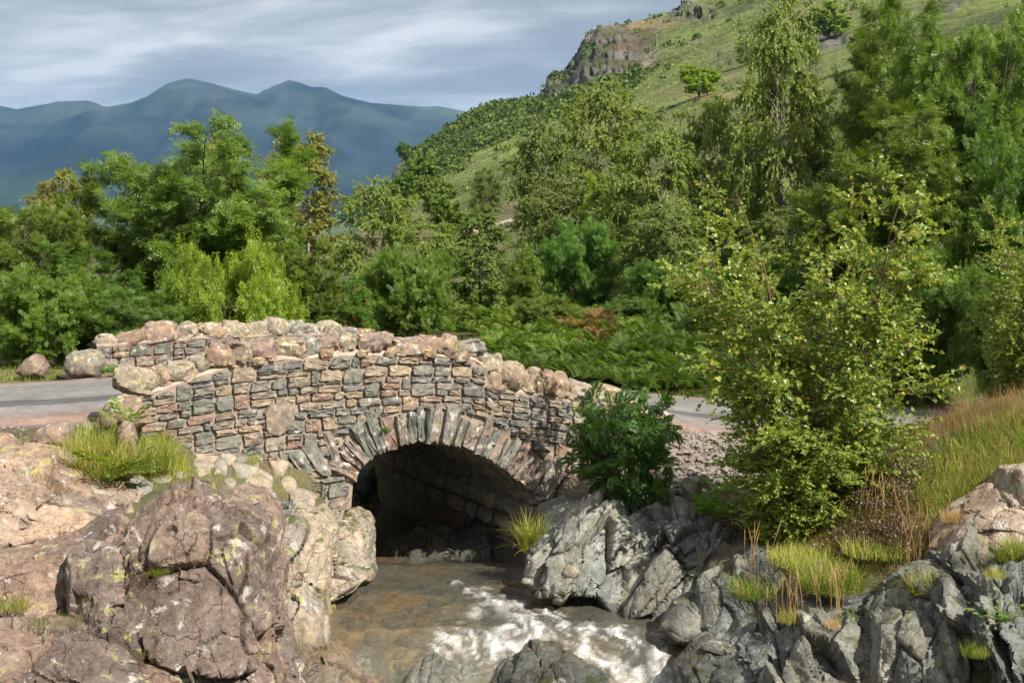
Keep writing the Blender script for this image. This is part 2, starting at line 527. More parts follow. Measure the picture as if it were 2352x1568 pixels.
L_FERNDEAD = leaf_mat('fern_leaf_dead', (0.10, 0.055, 0.025), (0.18, 0.105, 0.05), rough=0.7, spec=0.1)
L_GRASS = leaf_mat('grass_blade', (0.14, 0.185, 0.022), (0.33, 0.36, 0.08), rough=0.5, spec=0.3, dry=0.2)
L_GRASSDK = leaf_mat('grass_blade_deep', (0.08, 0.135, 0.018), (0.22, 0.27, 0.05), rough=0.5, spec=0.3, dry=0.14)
L_STRAW = leaf_mat('straw_blade', (0.28, 0.17, 0.08), (0.46, 0.33, 0.18), rough=0.6, spec=0.2)
L_RUST = leaf_mat('rusty_grass', (0.22, 0.11, 0.06), (0.36, 0.21, 0.12), rough=0.6, spec=0.2)
L_HEATH = leaf_mat('heather_leaf', (0.06, 0.055, 0.025), (0.13, 0.10, 0.05), rough=0.7, spec=0.1)
L_HFLOWER = leaf_mat('heather_flower', (0.34, 0.2, 0.32), (0.5, 0.34, 0.45), rough=0.7, spec=0.1)
L_FAR = leaf_mat('far_shrub', (0.028, 0.05, 0.014), (0.075, 0.11, 0.028), trans=0.2, rough=0.6, spec=0.1)
L_MOSS = leaf_mat('moss_blade', (0.09, 0.10, 0.018), (0.19, 0.18, 0.04), rough=0.7, spec=0.1)
M_RED = plain_mat('berry_red', (0.42, 0.03, 0.015), (0.5, 0.05, 0.02), 5, 0.35, 0.001)
M_YELLOWFLOWER = plain_mat('yellow_petal', (0.75, 0.55, 0.02), (0.8, 0.6, 0.03), 5, 0.6, 0.001)


# ------------------------------------------------------------------ terrain
FO = np.array([-3.70, 14.30])                 # left end of the near bridge face (plan)
FT = np.array([0.8715, 0.4904])               # along the face
FN = np.array([0.4904, -0.8715])              # out of the face, towards the stream below

ROAD = np.array([(-60, 14.6, -0.6), (-30, 15.4, -0.25), (-14, 15.75, -0.02), (-9, 15.75, 0.02), (-6.5, 15.8, 0.05), (-4.73, 16.2, 0.07), (-3.6, 16.8, 0.17), (-2.6, 17.33, 0.31), (-1.7, 17.85, 0.37), (-0.7, 18.4, 0.28),
                 (0.3, 18.9, 0.0), (1.2, 19.2, -0.32), (2.2, 19.35, -0.56), (4, 19.3, -0.68), (8, 19.0, -0.78), (16, 18.5, -0.9), (40, 19, -1.0), (70, 22, -0.5)])
ROAD_HW = 1.62


def dense(pl, step=0.25):
    pl = np.asarray(pl, float)
    d = np.r_[0, np.cumsum(np.linalg.norm(np.diff(pl[:, :2], axis=0), axis=1))]
    t = np.arange(0, d[-1], step)
    q = np.stack([np.interp(t, d, pl[:, k]) for k in range(pl.shape[1])], 1)
    for _ in range(6):
        q[1:-1] = 0.25 * q[:-2] + 0.5 * q[1:-1] + 0.25 * q[2:]
    return q


ROADD = dense(ROAD)
STREAM = dense([(-6, 24.5, 0.8, -1.5), (-4.4, 22.5, 0.9, -1.9), (-2.9, 19.9, 1.0, -2.3), (-0.72, 16.0, 1.12, -2.15), (-0.45, 15.0, 1.3, -2.05), (-0.12, 14, 1.68, -2.08), (0.02, 13.2, 1.75, -2.02),
                (0.3, 12.5, 1.6, -2.3), (0.6, 11.5, 1.5, -2.55), (0.8, 10, 1.4, -2.7), (0.9, 7, 1.3, -2.7), (0.9, 2, 1.3, -2.9)], 0.2)


def near_line(x, y, pl):
    P = np.stack([x, y], 1)
    best = np.full(len(P), 1e9)
    idx = np.zeros(len(P), int)
    far_ = (P[:, 0] < pl[:, 0].min() - 6) | (P[:, 0] > pl[:, 0].max() + 6) | (P[:, 1] < pl[:, 1].min() - 6) | (P[:, 1] > pl[:, 1].max() + 6)
    if far_.any():
        b2, i2 = near_line(x[~far_], y[~far_], pl) if (~far_).any() else (np.zeros(0), np.zeros(0, int))
        best[~far_], idx[~far_] = b2 ** 2, i2
        return np.sqrt(best), idx
    for s in range(0, len(pl)):
        d = (P[:, 0] - pl[s, 0]) ** 2 + (P[:, 1] - pl[s, 1]) ** 2
        m = d < best
        best = np.where(m, d, best)
        idx = np.where(m, s, idx)
    return np.sqrt(best), idx


CP = [(-100, 1000, 14), (60, 985, 14.2), (170, 975, 14.2), (0, 890, 17.4), (230, 866, 17.6), (-300, 900, 17), (-600, 950, 16), (0, 850, 20), (400, 850, 22), (100, 830, 26), (700, 800, 26), (1000, 800, 26),
      (60, 1050, 13.4), (200, 1080, 13.6), (100, 1150, 12.6), (300, 1095, 13.6), (450, 1085, 14.2), (600, 1090, 14.6), (720, 1095, 14.9), (500, 1150, 13.4), (650, 1160, 13.6), (750, 1140, 14.4),
      (400, 1250, 12.4), (0, 1250, 12), (300, 1600, 11), (0, 1700, 10.2), (795, 1112, 15.3), (800, 1200, 14.9), (700, 1340, 14.2), (690, 1460, 13.2), (640, 1570, 12.3), (680, 1520, 12.9), (615, 1330, 13.4), (1250, 1300, 15), (1400, 1150, 15.8), (1330, 1160, 16.3),
      (1520, 985, 18), (1660, 990, 18.2), (1520, 940, 20), (1900, 950, 20.2), (2300, 960, 20.2), (1600, 1060, 16.8), (1700, 1110, 16), (1640, 1160, 15.3), (1560, 1190, 15),
      (1800, 1190, 14), (2000, 1150, 13.6), (2150, 1050, 13.8), (2300, 950, 14), (2352, 900, 14.5), (2200, 940, 15), (2100, 1000, 15), (1750, 1340, 13.2), (1900, 1300, 13), (2100, 1230, 12.8),
      (2050, 1330, 12.4), (1850, 1410, 12.5), (2300, 1150, 12.9), (2352, 1720, 10.2), (2100, 1740, 10.4), (1800, 1720, 10.8), (2352, 1450, 11.3), (2150, 1450, 11.6), (1700, 880, 22), (1450, 860, 22), (1250, 850, 22.5), (1500, 780, 25), (1300, 760, 26),
      (1480, 740, 30), (1800, 800, 23), (2100, 800, 22), (2350, 850, 22), (2300, 700, 26), (2500, 600, 28), (1900, 650, 35), (1400, 650, 42), (900, 620, 50), (500, 620, 50), (0, 640, 50), (-500, 650, 45),
      (1000, 572, 80), (1800, 470, 80), (2300, 350, 70), (2700, 300, 60)]
CPW = np.array([W(*c) for c in CP] + [(0, 0, .65), (-4, 0, .5), (4, 0, .7), (0, 5, -1.3), (-3, 7, -1.3), (3, 7, -1.4), (-5, 10, -.95), (5, 9, -1.7), (-12, 8, -0.6), (12, 10, 0.8), (-30, 30, -1.5), (-60, 70, -4), (60, 60, 9)])


def _ker(a, b):
    d = np.sqrt((a[:, None, 0] - b[None, :, 0]) ** 2 + (a[:, None, 1] - b[None, :, 1]) ** 2 + 0.02)
    return d


_n = len(CPW)
_A = np.zeros((_n + 3, _n + 3))
_A[:_n, :_n] = _ker(CPW, CPW) - np.eye(_n) * 0.15
_A[:_n, _n] = 1
_A[:_n, _n + 1:] = CPW[:, :2]
_A[_n:, :_n] = _A[:_n, _n:].T
_w = np.linalg.solve(_A, np.r_[CPW[:, 2], 0, 0, 0])


def ground_z(x, y, detail=True, road=True):
    x = np.atleast_1d(np.asarray(x, float))
    y = np.atleast_1d(np.asarray(y, float))
    z = np.empty(len(x))
    for s in range(0, len(x), 40000):
        p = np.stack([x[s:s + 40000], y[s:s + 40000]], 1)
        z[s:s + 40000] = _ker(p, CPW) @ _w[:_n] + _w[_n] + p @ _w[_n + 1:]
    r = np.hypot(x, y - 15)
    z = np.where(r > 70, z * (1 - sstep(70, 170, r)) + sstep(70, 170, r) * (-14 - 46 * sstep(120, 1500, r)), z)
    near = (np.abs(x) < 30) & (y > -3) & (y < 40)
    xn, yn = x[near], y[near]
    zz = z[near]
    if detail:
        p = np.stack([xn, yn, xn * 0], 1)
        zz = zz + 0.05 * fbm(p * 1.4, 4, 3) + 0.02 * fbm(p * 6, 3, 8)
    d, i = near_line(xn, yn, STREAM)
    hw, bed = STREAM[i, 2], STREAM[i, 3]
    ch = bed + 3.6 * np.maximum(0, d - hw) + 0.06 * np.minimum(d / hw, 1) ** 2
    if detail:
        ch = ch + 0.06 * fbm(np.stack([xn * 2.2, yn * 2.2, xn * 0], 1), 4, 21)
    if detail:
        bk = sstep(2.0, 0.7, d - hw) * sstep(18, 16.5, yn) * sstep(-1.9, -1.2, np.minimum(zz, ch))
        pq = np.stack([xn, yn, np.minimum(zz, ch)], 1)
        pq = pq + 0.15 * fbm(pq * 2, 3, 50)[:, None]
        g_, ci, tl = worley(pq * [2.2, 2.2, 1.6], 71, True)
        g2, c2, t2 = worley(pq * [5, 5, 4], 77, True)
        zz, ch = zz + bk * (ci * 0.10 + tl * 0.12 + t2 * 0.05 - 0.05 * np.exp(-(g_ / 0.07) ** 2)), ch + bk * (ci * 0.2 + tl * 0.2 + t2 * 0.08)
    zz = np.minimum(zz, ch)
    if road:
        d, i = near_line(xn, yn, ROADD)
        k = sstep(ROAD_HW + 0.9, ROAD_HW + 0.1, d)
        rz = ROADD[i, 2] - 0.05
        # bring the verge up or down to the road, except at the bridge itself
        onb = (ROADD[i, 0] > -4.3) & (ROADD[i, 0] < 0.9)
        zz = np.where(onb, np.where(d < ROAD_HW + 0.55, np.minimum(zz, rz - 0.15), zz), zz * (1 - k) + rz * k)
    z[near] = zz
    return z


def spaced(lo, hi, steps):
    """coordinates: list of (start, end, step), geometric growth outside to lo/hi"""
    c = np.concatenate([np.arange(a, b, s) for a, b, s in steps] + [[steps[-1][1]]])
    up, v, st = [], steps[-1][1], steps[-1][2]
    while v < hi:
        st *= 1.22
        v += st
        up.append(min(v, hi))
    dn, v, st = [], steps[0][0], steps[0][2]
    while v > lo:
        st *= 1.22
        v -= st
        dn.append(max(v, lo))
    return np.concatenate([dn[::-1], c, up])


gx = spaced(-15500, 15500, [(-16, -6.5, 0.3), (-6.5, 6.5, 0.085), (6.5, 22, 0.35)])
gy = spaced(-400, 15500, [(-3, 9.5, 0.5), (9.5, 17.5, 0.075), (17.5, 26, 0.15), (26, 60, 0.7)])
GX, GY = np.meshgrid(gx, gy, indexing='ij')
GZ = ground_z(GX.ravel(), GY.ravel())
P3 = np.stack([GX.ravel(), GY.ravel(), GZ], 1)
GZ2 = GZ.reshape(GX.shape)


def gz(x, y):
    """height of the built ground sheet"""
    i = np.clip(np.searchsorted(gx, x) - 1, 0, len(gx) - 2)
    j = np.clip(np.searchsorted(gy, y) - 1, 0, len(gy) - 2)
    u = (x - gx[i]) / (gx[i + 1] - gx[i])
    v = (y - gy[j]) / (gy[j + 1] - gy[j])
    return GZ2[i, j] * (1 - u) * (1 - v) + GZ2[i + 1, j] * u * (1 - v) + GZ2[i, j + 1] * (1 - u) * v + GZ2[i + 1, j + 1] * u * v


# own colours of the ground: turf, bare earth, gravel bank, stream bed
nbig = fbm(P3 * [0.35, 0.35, 0.1], 4, 40)
nmed = fbm(P3 * [1.7, 1.7, 0.3], 4, 41)
turf = np.array([0.075, 0.10, 0.026])
gc = np.repeat(turf[None], len(P3), 0) * (1 + 0.45 * nbig[:, None])
earth = np.array([0.14, 0.098, 0.066])
gc = gc + (earth - gc) * sstep(0.05, 0.5, nmed)[:, None] * 0.8
d, i = near_line(P3[:, 0], P3[:, 1], STREAM)
bedm = (1 - sstep(0.0, 0.35, d - STREAM[i, 2])) * (np.abs(P3[:, 1] - 12) < 14)
bedc = np.array([0.27, 0.23, 0.15])[None] + np.clip(nmed, 0, 1)[:, None] * np.array([[0.30, 0.15, 0.03]]) + np.clip(nbig, 0, 1)[:, None] * np.array([[0.03, 0.07, 0.05]])
gc = gc + (bedc - gc) * bedm[:, None]
bank = sstep(2.2, 0.9, d - STREAM[i, 2] + 0.5 * nmed) * (np.abs(P3[:, 1] - 12) < 12) * (1 - bedm)
gc = gc + (np.array([0.155, 0.125, 0.095]) * (1 + 0.5 * nmed[:, None]) - gc) * bank[:, None] * 0.9
gv = np.exp(-(((P3[:, 0] - 2.5) / 1.3) ** 2 + ((P3[:, 1] - 16.3) / 1.5) ** 2) ** 2) * sstep(-1.5, -1.1, GZ)
gc = gc + (np.array([0.20, 0.165, 0.14]) - gc) * np.clip(gv * 1.4, 0, 1)[:, None]
d, i = near_line(P3[:, 0], P3[:, 1], ROADD)
rv = 1 - sstep(ROAD_HW, ROAD_HW + 0.35 + 0.2 * nmed, d)
gc = gc + (np.array([0.22, 0.165, 0.135]) - gc) * rv[:, None]
M_GROUND = attr_mat('ground_turf', 'zone', 30, 0.03)
g_obj = add_obj('ground', make_mesh('ground', P3, grid_quads(len(gx), len(gy)), True, {'zone': np.clip(gc, 0.01, 1)}), M_GROUND)
tag(g_obj, 'grassy and stony ground along the stream banks', kind='structure')

# road: one strip with its own gravelly edges, worn lanes and a darker lengthwise band
_m, _t = new_mat('road_asphalt')
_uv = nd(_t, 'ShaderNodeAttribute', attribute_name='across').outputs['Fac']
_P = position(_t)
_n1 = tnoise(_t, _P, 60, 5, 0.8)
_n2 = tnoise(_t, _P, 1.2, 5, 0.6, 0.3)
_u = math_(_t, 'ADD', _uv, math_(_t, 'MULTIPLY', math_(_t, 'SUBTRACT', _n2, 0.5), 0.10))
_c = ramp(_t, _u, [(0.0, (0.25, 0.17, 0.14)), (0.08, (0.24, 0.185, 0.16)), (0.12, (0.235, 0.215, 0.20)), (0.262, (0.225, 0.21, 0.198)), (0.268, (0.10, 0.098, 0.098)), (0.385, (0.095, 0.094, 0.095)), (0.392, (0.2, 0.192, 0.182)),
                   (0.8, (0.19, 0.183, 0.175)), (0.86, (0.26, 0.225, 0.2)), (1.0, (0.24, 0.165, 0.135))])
_c = mixc(_t, 1.0, _c, ramp(_t, _n1, [(0.3, 0.62), (0.5, 1.0), (0.7, 1.4)]), 'MULTIPLY')
_c = mixc(_t, 1.0, _c, ramp(_t, _n2, [(0.3, 0.74), (0.5, 1.0), (0.7, 1.2)]), 'MULTIPLY')
_c = mixc(_t, 1.0, _c, ramp(_t, tnoise(_t, _P, 7, 6, 0.7, 0.5), [(0.36, 0.78), (0.5, 1.0), (0.62, 1.14)]), 'MULTIPLY')
_bp = nd(_t, 'ShaderNodeBump', {'Height': _n1, 'Strength': 1.0, 'Distance': 0.012})
finish(_t, nd(_t, 'ShaderNodeBsdfPrincipled', {'Base Color': _c, 'Roughness': 0.9, 'Normal': _bp.outputs[0]}).outputs[0])
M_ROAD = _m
rd = ROADD[(ROADD[:, 0] > -45) & (ROADD[:, 0] < 45)]
tan = unit(np.gradient(rd[:, :2], axis=0))
nor = np.stack([-tan[:, 1], tan[:, 0]], 1)      # to the far side
us = np.linspace(0, 1, 25)
u3 = np.r_[-0.02, us, 1.02]
RV, RU = [], []
wob = fbm(np.stack([np.arange(len(rd)) * 0.35, np.zeros(len(rd)), np.zeros(len(rd))], 1), 3, 5) * 0.1
for k, u in enumerate(u3):
    off = (u - 0.5) * 2 * ROAD_HW
    e = off + (wob if abs(u - .5) > 0.45 else 0)
    z = rd[:, 2] + 0.035 * (1 - (2 * u - 1) ** 2) + (-0.25 if u < 0 or u > 1 else 0)
    RV.append(np.stack([rd[:, 0] + nor[:, 0] * e, rd[:, 1] + nor[:, 1] * e, z], 1))
    RU.append(np.full(len(rd), min(max(u, 0), 1)))
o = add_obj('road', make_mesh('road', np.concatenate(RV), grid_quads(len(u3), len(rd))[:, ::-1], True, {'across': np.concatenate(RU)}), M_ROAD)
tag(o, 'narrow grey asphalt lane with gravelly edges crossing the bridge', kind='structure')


# ------------------------------------------------------------------ far mountains and near hillside (terrain)
def sheet(name, cols, rows, nu, nv, disp, colour, mat, label):
    """terrain sheet through rows of (px, py, Y) control lines, nearest row first"""
    px = np.linspace(cols[0], cols[1], nu)
    R = []
    for r in rows:
        r = np.array(sorted(r), float)
        R.append(np.stack([px, np.interp(px, r[:, 0], r[:, 1]), np.interp(px, r[:, 0], r[:, 2])], 1))
    R = np.array(R)                                           # rows, nu, 3
    Wp = np.stack([(R[..., 0] - CX) / F * R[..., 2], R[..., 2], CZ - (R[..., 1] - HY) / F * R[..., 2]], -1)
    t = np.linspace(0, len(rows) - 1, nv)
    k = np.minimum(t.astype(int), len(rows) - 2)
    f = t - k
    f = 0.35 * f * f * (3 - 2 * f) + 0.65 * f
    V = Wp[k] * (1 - f)[:, None, None] + Wp[k + 1] * f[:, None, None]
    tt = np.repeat(t[:, None], nu, 1)
    PX = np.repeat(px[None], nv, 0)
    V = V.reshape(-1, 3)
    V = V + disp(V, tt.ravel(), PX.ravel())
    C = colour(V, tt.ravel(), PX.ravel())
    o = add_obj(name, make_mesh(name, V, grid_quads(nv, nu)[:, ::-1], True, {'zone': np.clip(C, 0.004, 1)}), mat)
    tag(o, label, kind='structure')
    return V.reshape(nv, nu, 3), PX.reshape(nv, nu), tt.reshape(nv, nu), C.reshape(nv, nu, 3)


ridge = [(-900, 330), (-500, 260), (-250, 225), (-120, 236), (0, 243), (40, 251), (90, 241), (150, 232), (200, 230), (222, 236), (240, 246), (300, 236), (350, 216), (390, 194), (435, 181), (480, 190), (540, 206), (592, 217), (626, 200), (665, 186), (690, 190), (716, 199), (745, 199), (790, 221), (850, 236), (950, 243), (1010, 246), (1105, 262), (1200, 290), (1400, 330), (2200, 330), (3200, 300)]
rows = [[(p, 492, 5200) for p, _ in ridge], [(p, q + 170 if p < 900 else q + 130, 6600) for p, q in ridge],
        [(p, q + (55 + 25 * math.sin(p * 0.021)), 8200) for p, q in ridge], [(p, q, 9000 + 250 * math.sin(p * 0.013)) for p, q in ridge],
        [(p, q + 60, 10500) for p, q in ridge], [(p, 505, 13000) for p, q in ridge]]


def m_disp(V, t, PX):
    a = np.sin(np.clip(t / 3, 0, 1) * np.pi) ** 0.8 * (t < 3) + 0.2 * (t >= 3)
    q = np.stack([V[:, 0] / 620, V[:, 1] / 2600, V[:, 2] * 0], 1)
    d = (ridged(q, 5, 4) - 0.25) * 230 * a + fbm(V / 300, 4, 9) * 16 * a
    return np.stack([d * 0, -d * 1.2, d * 0.35], 1)


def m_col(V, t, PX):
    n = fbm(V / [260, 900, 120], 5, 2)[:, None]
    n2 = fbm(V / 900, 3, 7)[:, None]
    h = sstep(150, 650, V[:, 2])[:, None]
    c = np.array([0.012, 0.019, 0.021]) + (np.array([0.036, 0.046, 0.032]) - np.array([0.012, 0.019, 0.021])) * h  # fell colours kept extra dark, cloud shadow put into the albedo
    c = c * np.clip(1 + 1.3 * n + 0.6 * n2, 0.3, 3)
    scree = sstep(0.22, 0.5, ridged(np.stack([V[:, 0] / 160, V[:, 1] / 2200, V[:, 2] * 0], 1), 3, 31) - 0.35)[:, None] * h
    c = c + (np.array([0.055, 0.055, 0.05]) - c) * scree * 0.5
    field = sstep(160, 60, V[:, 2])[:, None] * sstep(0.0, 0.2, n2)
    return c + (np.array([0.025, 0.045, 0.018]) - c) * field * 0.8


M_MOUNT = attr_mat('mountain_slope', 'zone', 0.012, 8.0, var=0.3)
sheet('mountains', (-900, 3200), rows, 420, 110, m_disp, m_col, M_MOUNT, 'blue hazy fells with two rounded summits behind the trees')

hr = [(820, 500, 380), (880, 462, 400), (902, 436, 410), (912, 392, 415), (930, 374, 420), (960, 352, 430), (1000, 330, 450), (1050, 290, 470), (1100, 258, 480), (1150, 242, 500), (1240, 230, 540), (1252, 200, 560), (1262, 184, 570), (1310, 152, 590), (1330, 118, 600), (1345, 92, 600), (1372, 64, 610),
      (1400, 60, 615), (1440, 56, 620), (1490, 42, 620), (1530, 32, 620), (1560, 20, 620), (1610, 0, 640), (1700, -30, 650), (1900, -90, 650), (2200, -140, 600), (2600, -260, 520), (3200, -500, 420)]
hm2 = [(820, 505, 250), (900, 470, 250), (1000, 415, 270), (1100, 360, 290), (1200, 312, 310), (1300, 268, 340), (1400, 225, 370), (1490, 170, 420), (1600, 110, 440), (1800, 10, 450), (2000, -40, 430), (2352, -60, 380), (2700, -150, 330), (3200, -350, 280)]
hm1 = [(820, 520, 150), (900, 505, 150), (1000, 470, 160), (1100, 430, 165), (1250, 380, 170), (1400, 330, 180), (1600, 250, 190), (1800, 190, 200), (2000, 130, 190), (2352, 60, 160), (2700, -50, 140), (3200, -250, 120)]
hm0 = [(820, 545, 85), (1000, 548, 85), (1200, 520, 85), (1400, 490, 80), (1700, 440, 75), (2000, 380, 70), (2352, 320, 62), (2700, 250, 56), (3200, 100, 50)]
hl = [(820, 640, 60), (1000, 640, 60), (1300, 620, 56), (1700, 590, 52), (2000, 560, 48), (2352, 520, 44), (2700, 500, 40), (3200, 470, 36)]
hb = [(p, q + 25, Y * 1.12) for p, q, Y in hr]
hb2 = [(p, 520, Y * 1.6) for p, q, Y in hr]


def crag(V, PX):
    py = HY - (V[:, 2] - CZ) / V[:, 1] * F
    rx = lambda x, y, a, b: np.exp(-(((PX - x) / a) ** 2 + ((py - y) / b) ** 2) ** 1.5)
    c = rx(1310, 135, 80, 66) * 1.3 + rx(1400, 120, 80, 55) * 1.1 + rx(1590, 30, 60, 22) * 1.2 + rx(1250, 200, 40, 26) + rx(1680, 130, 60, 30) * .6 + rx(920, 400, 26, 34) * 1.1 + rx(1900, 95, 70, 22) + rx(2180, 20, 60, 20) + rx(1850, 150, 40, 16)
    return np.clip(c, 0, 1), py


def h_disp(V, t, PX):
    c, py = crag(V, PX)
    s = V[:, 1] / 400
    a = (t > 0.2) * (1 - sstep(3.4, 4.0, t) * 0.75)
    d = fbm(V / 22, 4, 12) * 2.2 * s * a + fbm(V / 4.5, 3, 14) * 0.45 * s * a
    g_, ci, tl = worley((V + 3 * fbm(V / 9, 2, 44)[:, None]) / [8, 9, 6.5], 5, True)
    d = d + c * (ci * 2.0 + tl * 3.6 - 0.9 * np.exp(-(g_ / 0.08) ** 2) + 2.6 * fbm(V / 3, 3, 5)) * s
    return np.stack([-d * 0.3, -d * 0.9, d * 0.45], 1)


def h_col(V, t, PX):
    c, py = crag(V, PX)
    n = fbm(V / [14, 30, 14], 4, 3)
    n2 = fbm(V / 60, 3, 6)
    col = np.array([0.13, 0.16, 0.045]) * (1 + 0.35 * n[:, None] + 0.45 * n2[:, None])
    pat = sstep(0.12, 0.3, fbm(V / [35, 60, 25], 4, 52))[:, None]
    col = col + (np.array([0.07, 0.095, 0.03]) - col) * pat * 0.85
    pat = sstep(0.2, 0.36, fbm(V / [28, 50, 18], 4, 57))[:, None]
    col = col + (np.array([0.19, 0.155, 0.08]) - col) * pat * 0.65
    # wooded scrub on the left shoulder below the crags
    line = np.interp(PX, [900, 960, 1100, 1200, 1300, 1400, 1480, 1560, 1700], [500, 440, 345, 305, 262, 215, 175, 120, 60])
    wood = sstep(8, -10, py - line) * sstep(1540, 1450, PX)
    col = col + (np.array([0.055, 0.085, 0.028]) * (1 + 0.5 * n[:, None]) - col) * wood[:, None]
    heath = np.exp(-(((PX - 1440) / 60) ** 2 + ((py - 110) / 38) ** 2)) * 0.9 + np.exp(-(((PX - 1470) / 55) ** 2 + ((py - 58) / 14) ** 2)) * 0.6
    col = col + (np.array([0.15, 0.095, 0.06]) - col) * np.clip(heath, 0, 1)[:, None]
    top = np.exp(-(((PX - 1450) / 90) ** 2 + ((py - 55) / 12) ** 2)) + np.exp(-(((PX - 1640) / 60) ** 2 + ((py - 222) / 9) ** 2)) * (n > -0.2) + np.exp(-(((PX - 1900) / 60) ** 2 + ((py - 30) / 9) ** 2))
    col = col + (np.array([0.26, 0.19, 0.095]) - col) * np.clip(top, 0, 0.85)[:, None]
    scree = np.exp(-((((PX - 1492) + (py - 140) * 0.45) / 13) ** 4 + ((py - 140) / 24) ** 4)) + np.exp(-((((PX - 1237) + (py - 264) * 1.6) / 22) ** 4 + ((py - 264) / 11) ** 4))
    col = col + (np.array([0.23, 0.18, 0.155]) - col) * np.clip(scree, 0, 1)[:, None]
    rk = np.clip(c * 1.15, 0, 1) * sstep(-0.12, 0.12, fbm(V / 7, 4, 19) + 0.06)
    col = col + (np.array([0.12, 0.112, 0.098]) * (1 + 0.5 * n[:, None]) - col) * rk[:, None]
    return col


M_HILL = attr_mat('hillside_bracken', 'zone', 0.9, 0.9, var=0.45, scale=1.0)
HV, HPX, HT, HC = sheet('hillside', (820, 2900), [hl, hm0, hm1, hm2, hr, hb, hb2], 430, 215, h_disp, h_col, M_HILL, 'steep green bracken hillside with grey crags rising to the right')
HV2 = HV.reshape(-1, 3)


def hill_point(px, py):
    q = np.stack([(HV2[:, 0] / HV2[:, 1] * F + CX), HY - (HV2[:, 2] - CZ) / HV2[:, 1] * F], 1)
    d = (q[:, 0] - px) ** 2 + (q[:, 1] - py) ** 2 + HV2[:, 1] * 0.001
    ok = HT.ravel() < 4.05
    return HV2[np.argmin(np.where(ok, d, 1e9))]


def on_ground(px, py, y0=9.5, y1=60):
    Y = np.concatenate([np.arange(y0, 26, 0.04), np.arange(26, y1, 0.2)])
    p = np.stack([(px - CX) / F * Y, Y, CZ - (py - HY) / F * Y], 1)
    g = gz(p[:, 0], p[:, 1])
    m = np.nonzero(p[:, 2] <= g)[0]
    k = m[0] if len(m) else len(Y) - 1
    return np.array([p[k, 0], p[k, 1], g[k]])


# ------------------------------------------------------------------ water
wx = np.arange(-3.0, 3.6, 0.034)
wy = np.concatenate([np.arange(8.5, 11.8, 0.12), np.arange(11.8, 16.4, 0.024), np.arange(16.4, 22, 0.15)])
WX, WY = [a.ravel() for a in np.meshgrid(wx, wy, indexing='ij')]
WZ = np.interp(WY, [8.5, 10.5, 11.6, 12.2, 12.75, 13.1, 13.45, 15.3, 15.65, 16.1, 16.8, 22], [-2.6, -2.45, -2.3, -2.15, -1.985, -1.82, -1.745, -1.72, -1.715, -1.80, -2.02, -1.98])
foam_px = [(1106, 1364, 22), (1153, 1384, 22), (1185, 1392, 24), (1209, 1421, 44), (1228, 1445, 46), (1181, 1472, 46), (1134, 1477, 38), (1092, 1477, 34), (1050, 1468, 28), (1017, 1463, 22), (1008, 1496, 22), (1092, 1407, 20), (1070, 1360, 10), (1050, 1338, 10), (1262, 1400, 20), (1290, 1410, 18),
           (1345, 1491, 34), (1383, 1508, 36), (1420, 1524, 36), (1439, 1477, 26), (1467, 1491, 28), (1509, 1491, 22), (1462, 1552, 26), (1523, 1533, 28), (1560, 1552, 24), (1345, 1444, 24), (1411, 1449, 22), (1300, 1440, 20), (1440, 1560, 26), (1510, 1575, 24), (1400, 1585, 26)]
fm = np.zeros(len(WX))
WPX, WPY = WX / WY * F + CX, HY - (WZ - CZ) / WY * F
for a, b, r in foam_px:
    zy = np.interp(1, [0, 1], [0, 1])
    # centre of each patch of broken water, measured on the water itself
    k = np.argmin((WPX - a) ** 2 + (WPY - b) ** 2)
    rr = r / F * WY[k] * 1.15
    fm = np.maximum(fm, np.exp(-(((WX - WX[k]) / rr) ** 2 + ((WY - WY[k]) / (rr * 2.3)) ** 2)))
wp = np.stack([WX, WY, WX * 0], 1)
warp = np.stack([fbm(wp * 1.6, 3, 60), fbm(wp * 1.6, 3, 61), WX * 0], 1)
q = wp + 0.25 * warp
wave = 0.018 * fbm(q * [4.5, 2.4, 1], 4, 62) + 0.008 * ridged(q * [9, 6, 1], 3, 63)
turb = fm * (0.055 * fbm(q * [7, 4.5, 1], 4, 64) + 0.04 * ridged(q * [13, 8, 1], 3, 65))
WZ2 = WZ + wave + turb
fl = np.stack([q[:, 0] * 0.92 + q[:, 1] * 0.38, -q[:, 0] * 0.38 + q[:, 1] * 0.92, q[:, 2]], 1)
strk = 0.5 + 0.5 * ridged(fl * [13, 3.2, 1], 5, 66)
foam = sstep(0.26, 1.3, fm * 0.8 + 1.0 * (strk - 0.62) + 0.6 * fbm(fl * [22, 9, 1], 4, 67)) * sstep(0.02, 0.25, fm)
thin = sstep(0.70, 0.80, 0.5 + 0.5 * ridged(q * [4.2, 3.2, 1], 4, 68)) * 0.35 * sstep(15.8, 14.2, WY) * sstep(-1.0, -0.3, WX) * sstep(0.0, 0.5, fbm(wp * 1.2, 2, 69) + 0.1)
foam = np.clip(np.maximum(foam, thin), 0, 1)
_m, _t = new_mat('stream_water')
_P = position(_t)
_f = nd(_t, 'ShaderNodeAttribute', attribute_name='foam').outputs['Fac']
_mp = nd(_t, 'ShaderNodeMapping', {'Vector': _P, 'Scale': (1.6, 1.0, 1)}).outputs[0]
_nn = tnoise(_t, _mp, 7, 5, 0.6, 0.8)
_n3 = tnoise(_t, _mp, 38, 4, 0.6, 0.5)
_bp = nd(_t, 'ShaderNodeBump', {'Height': math_(_t, 'ADD', _nn, math_(_t, 'MULTIPLY', _n3, 0.22)), 'Strength': 1.0, 'Distance': 0.02}).outputs[0]
_fr = nd(_t, 'ShaderNodeFresnel', {'IOR': 1.33, 'Normal': _bp}).outputs[0]
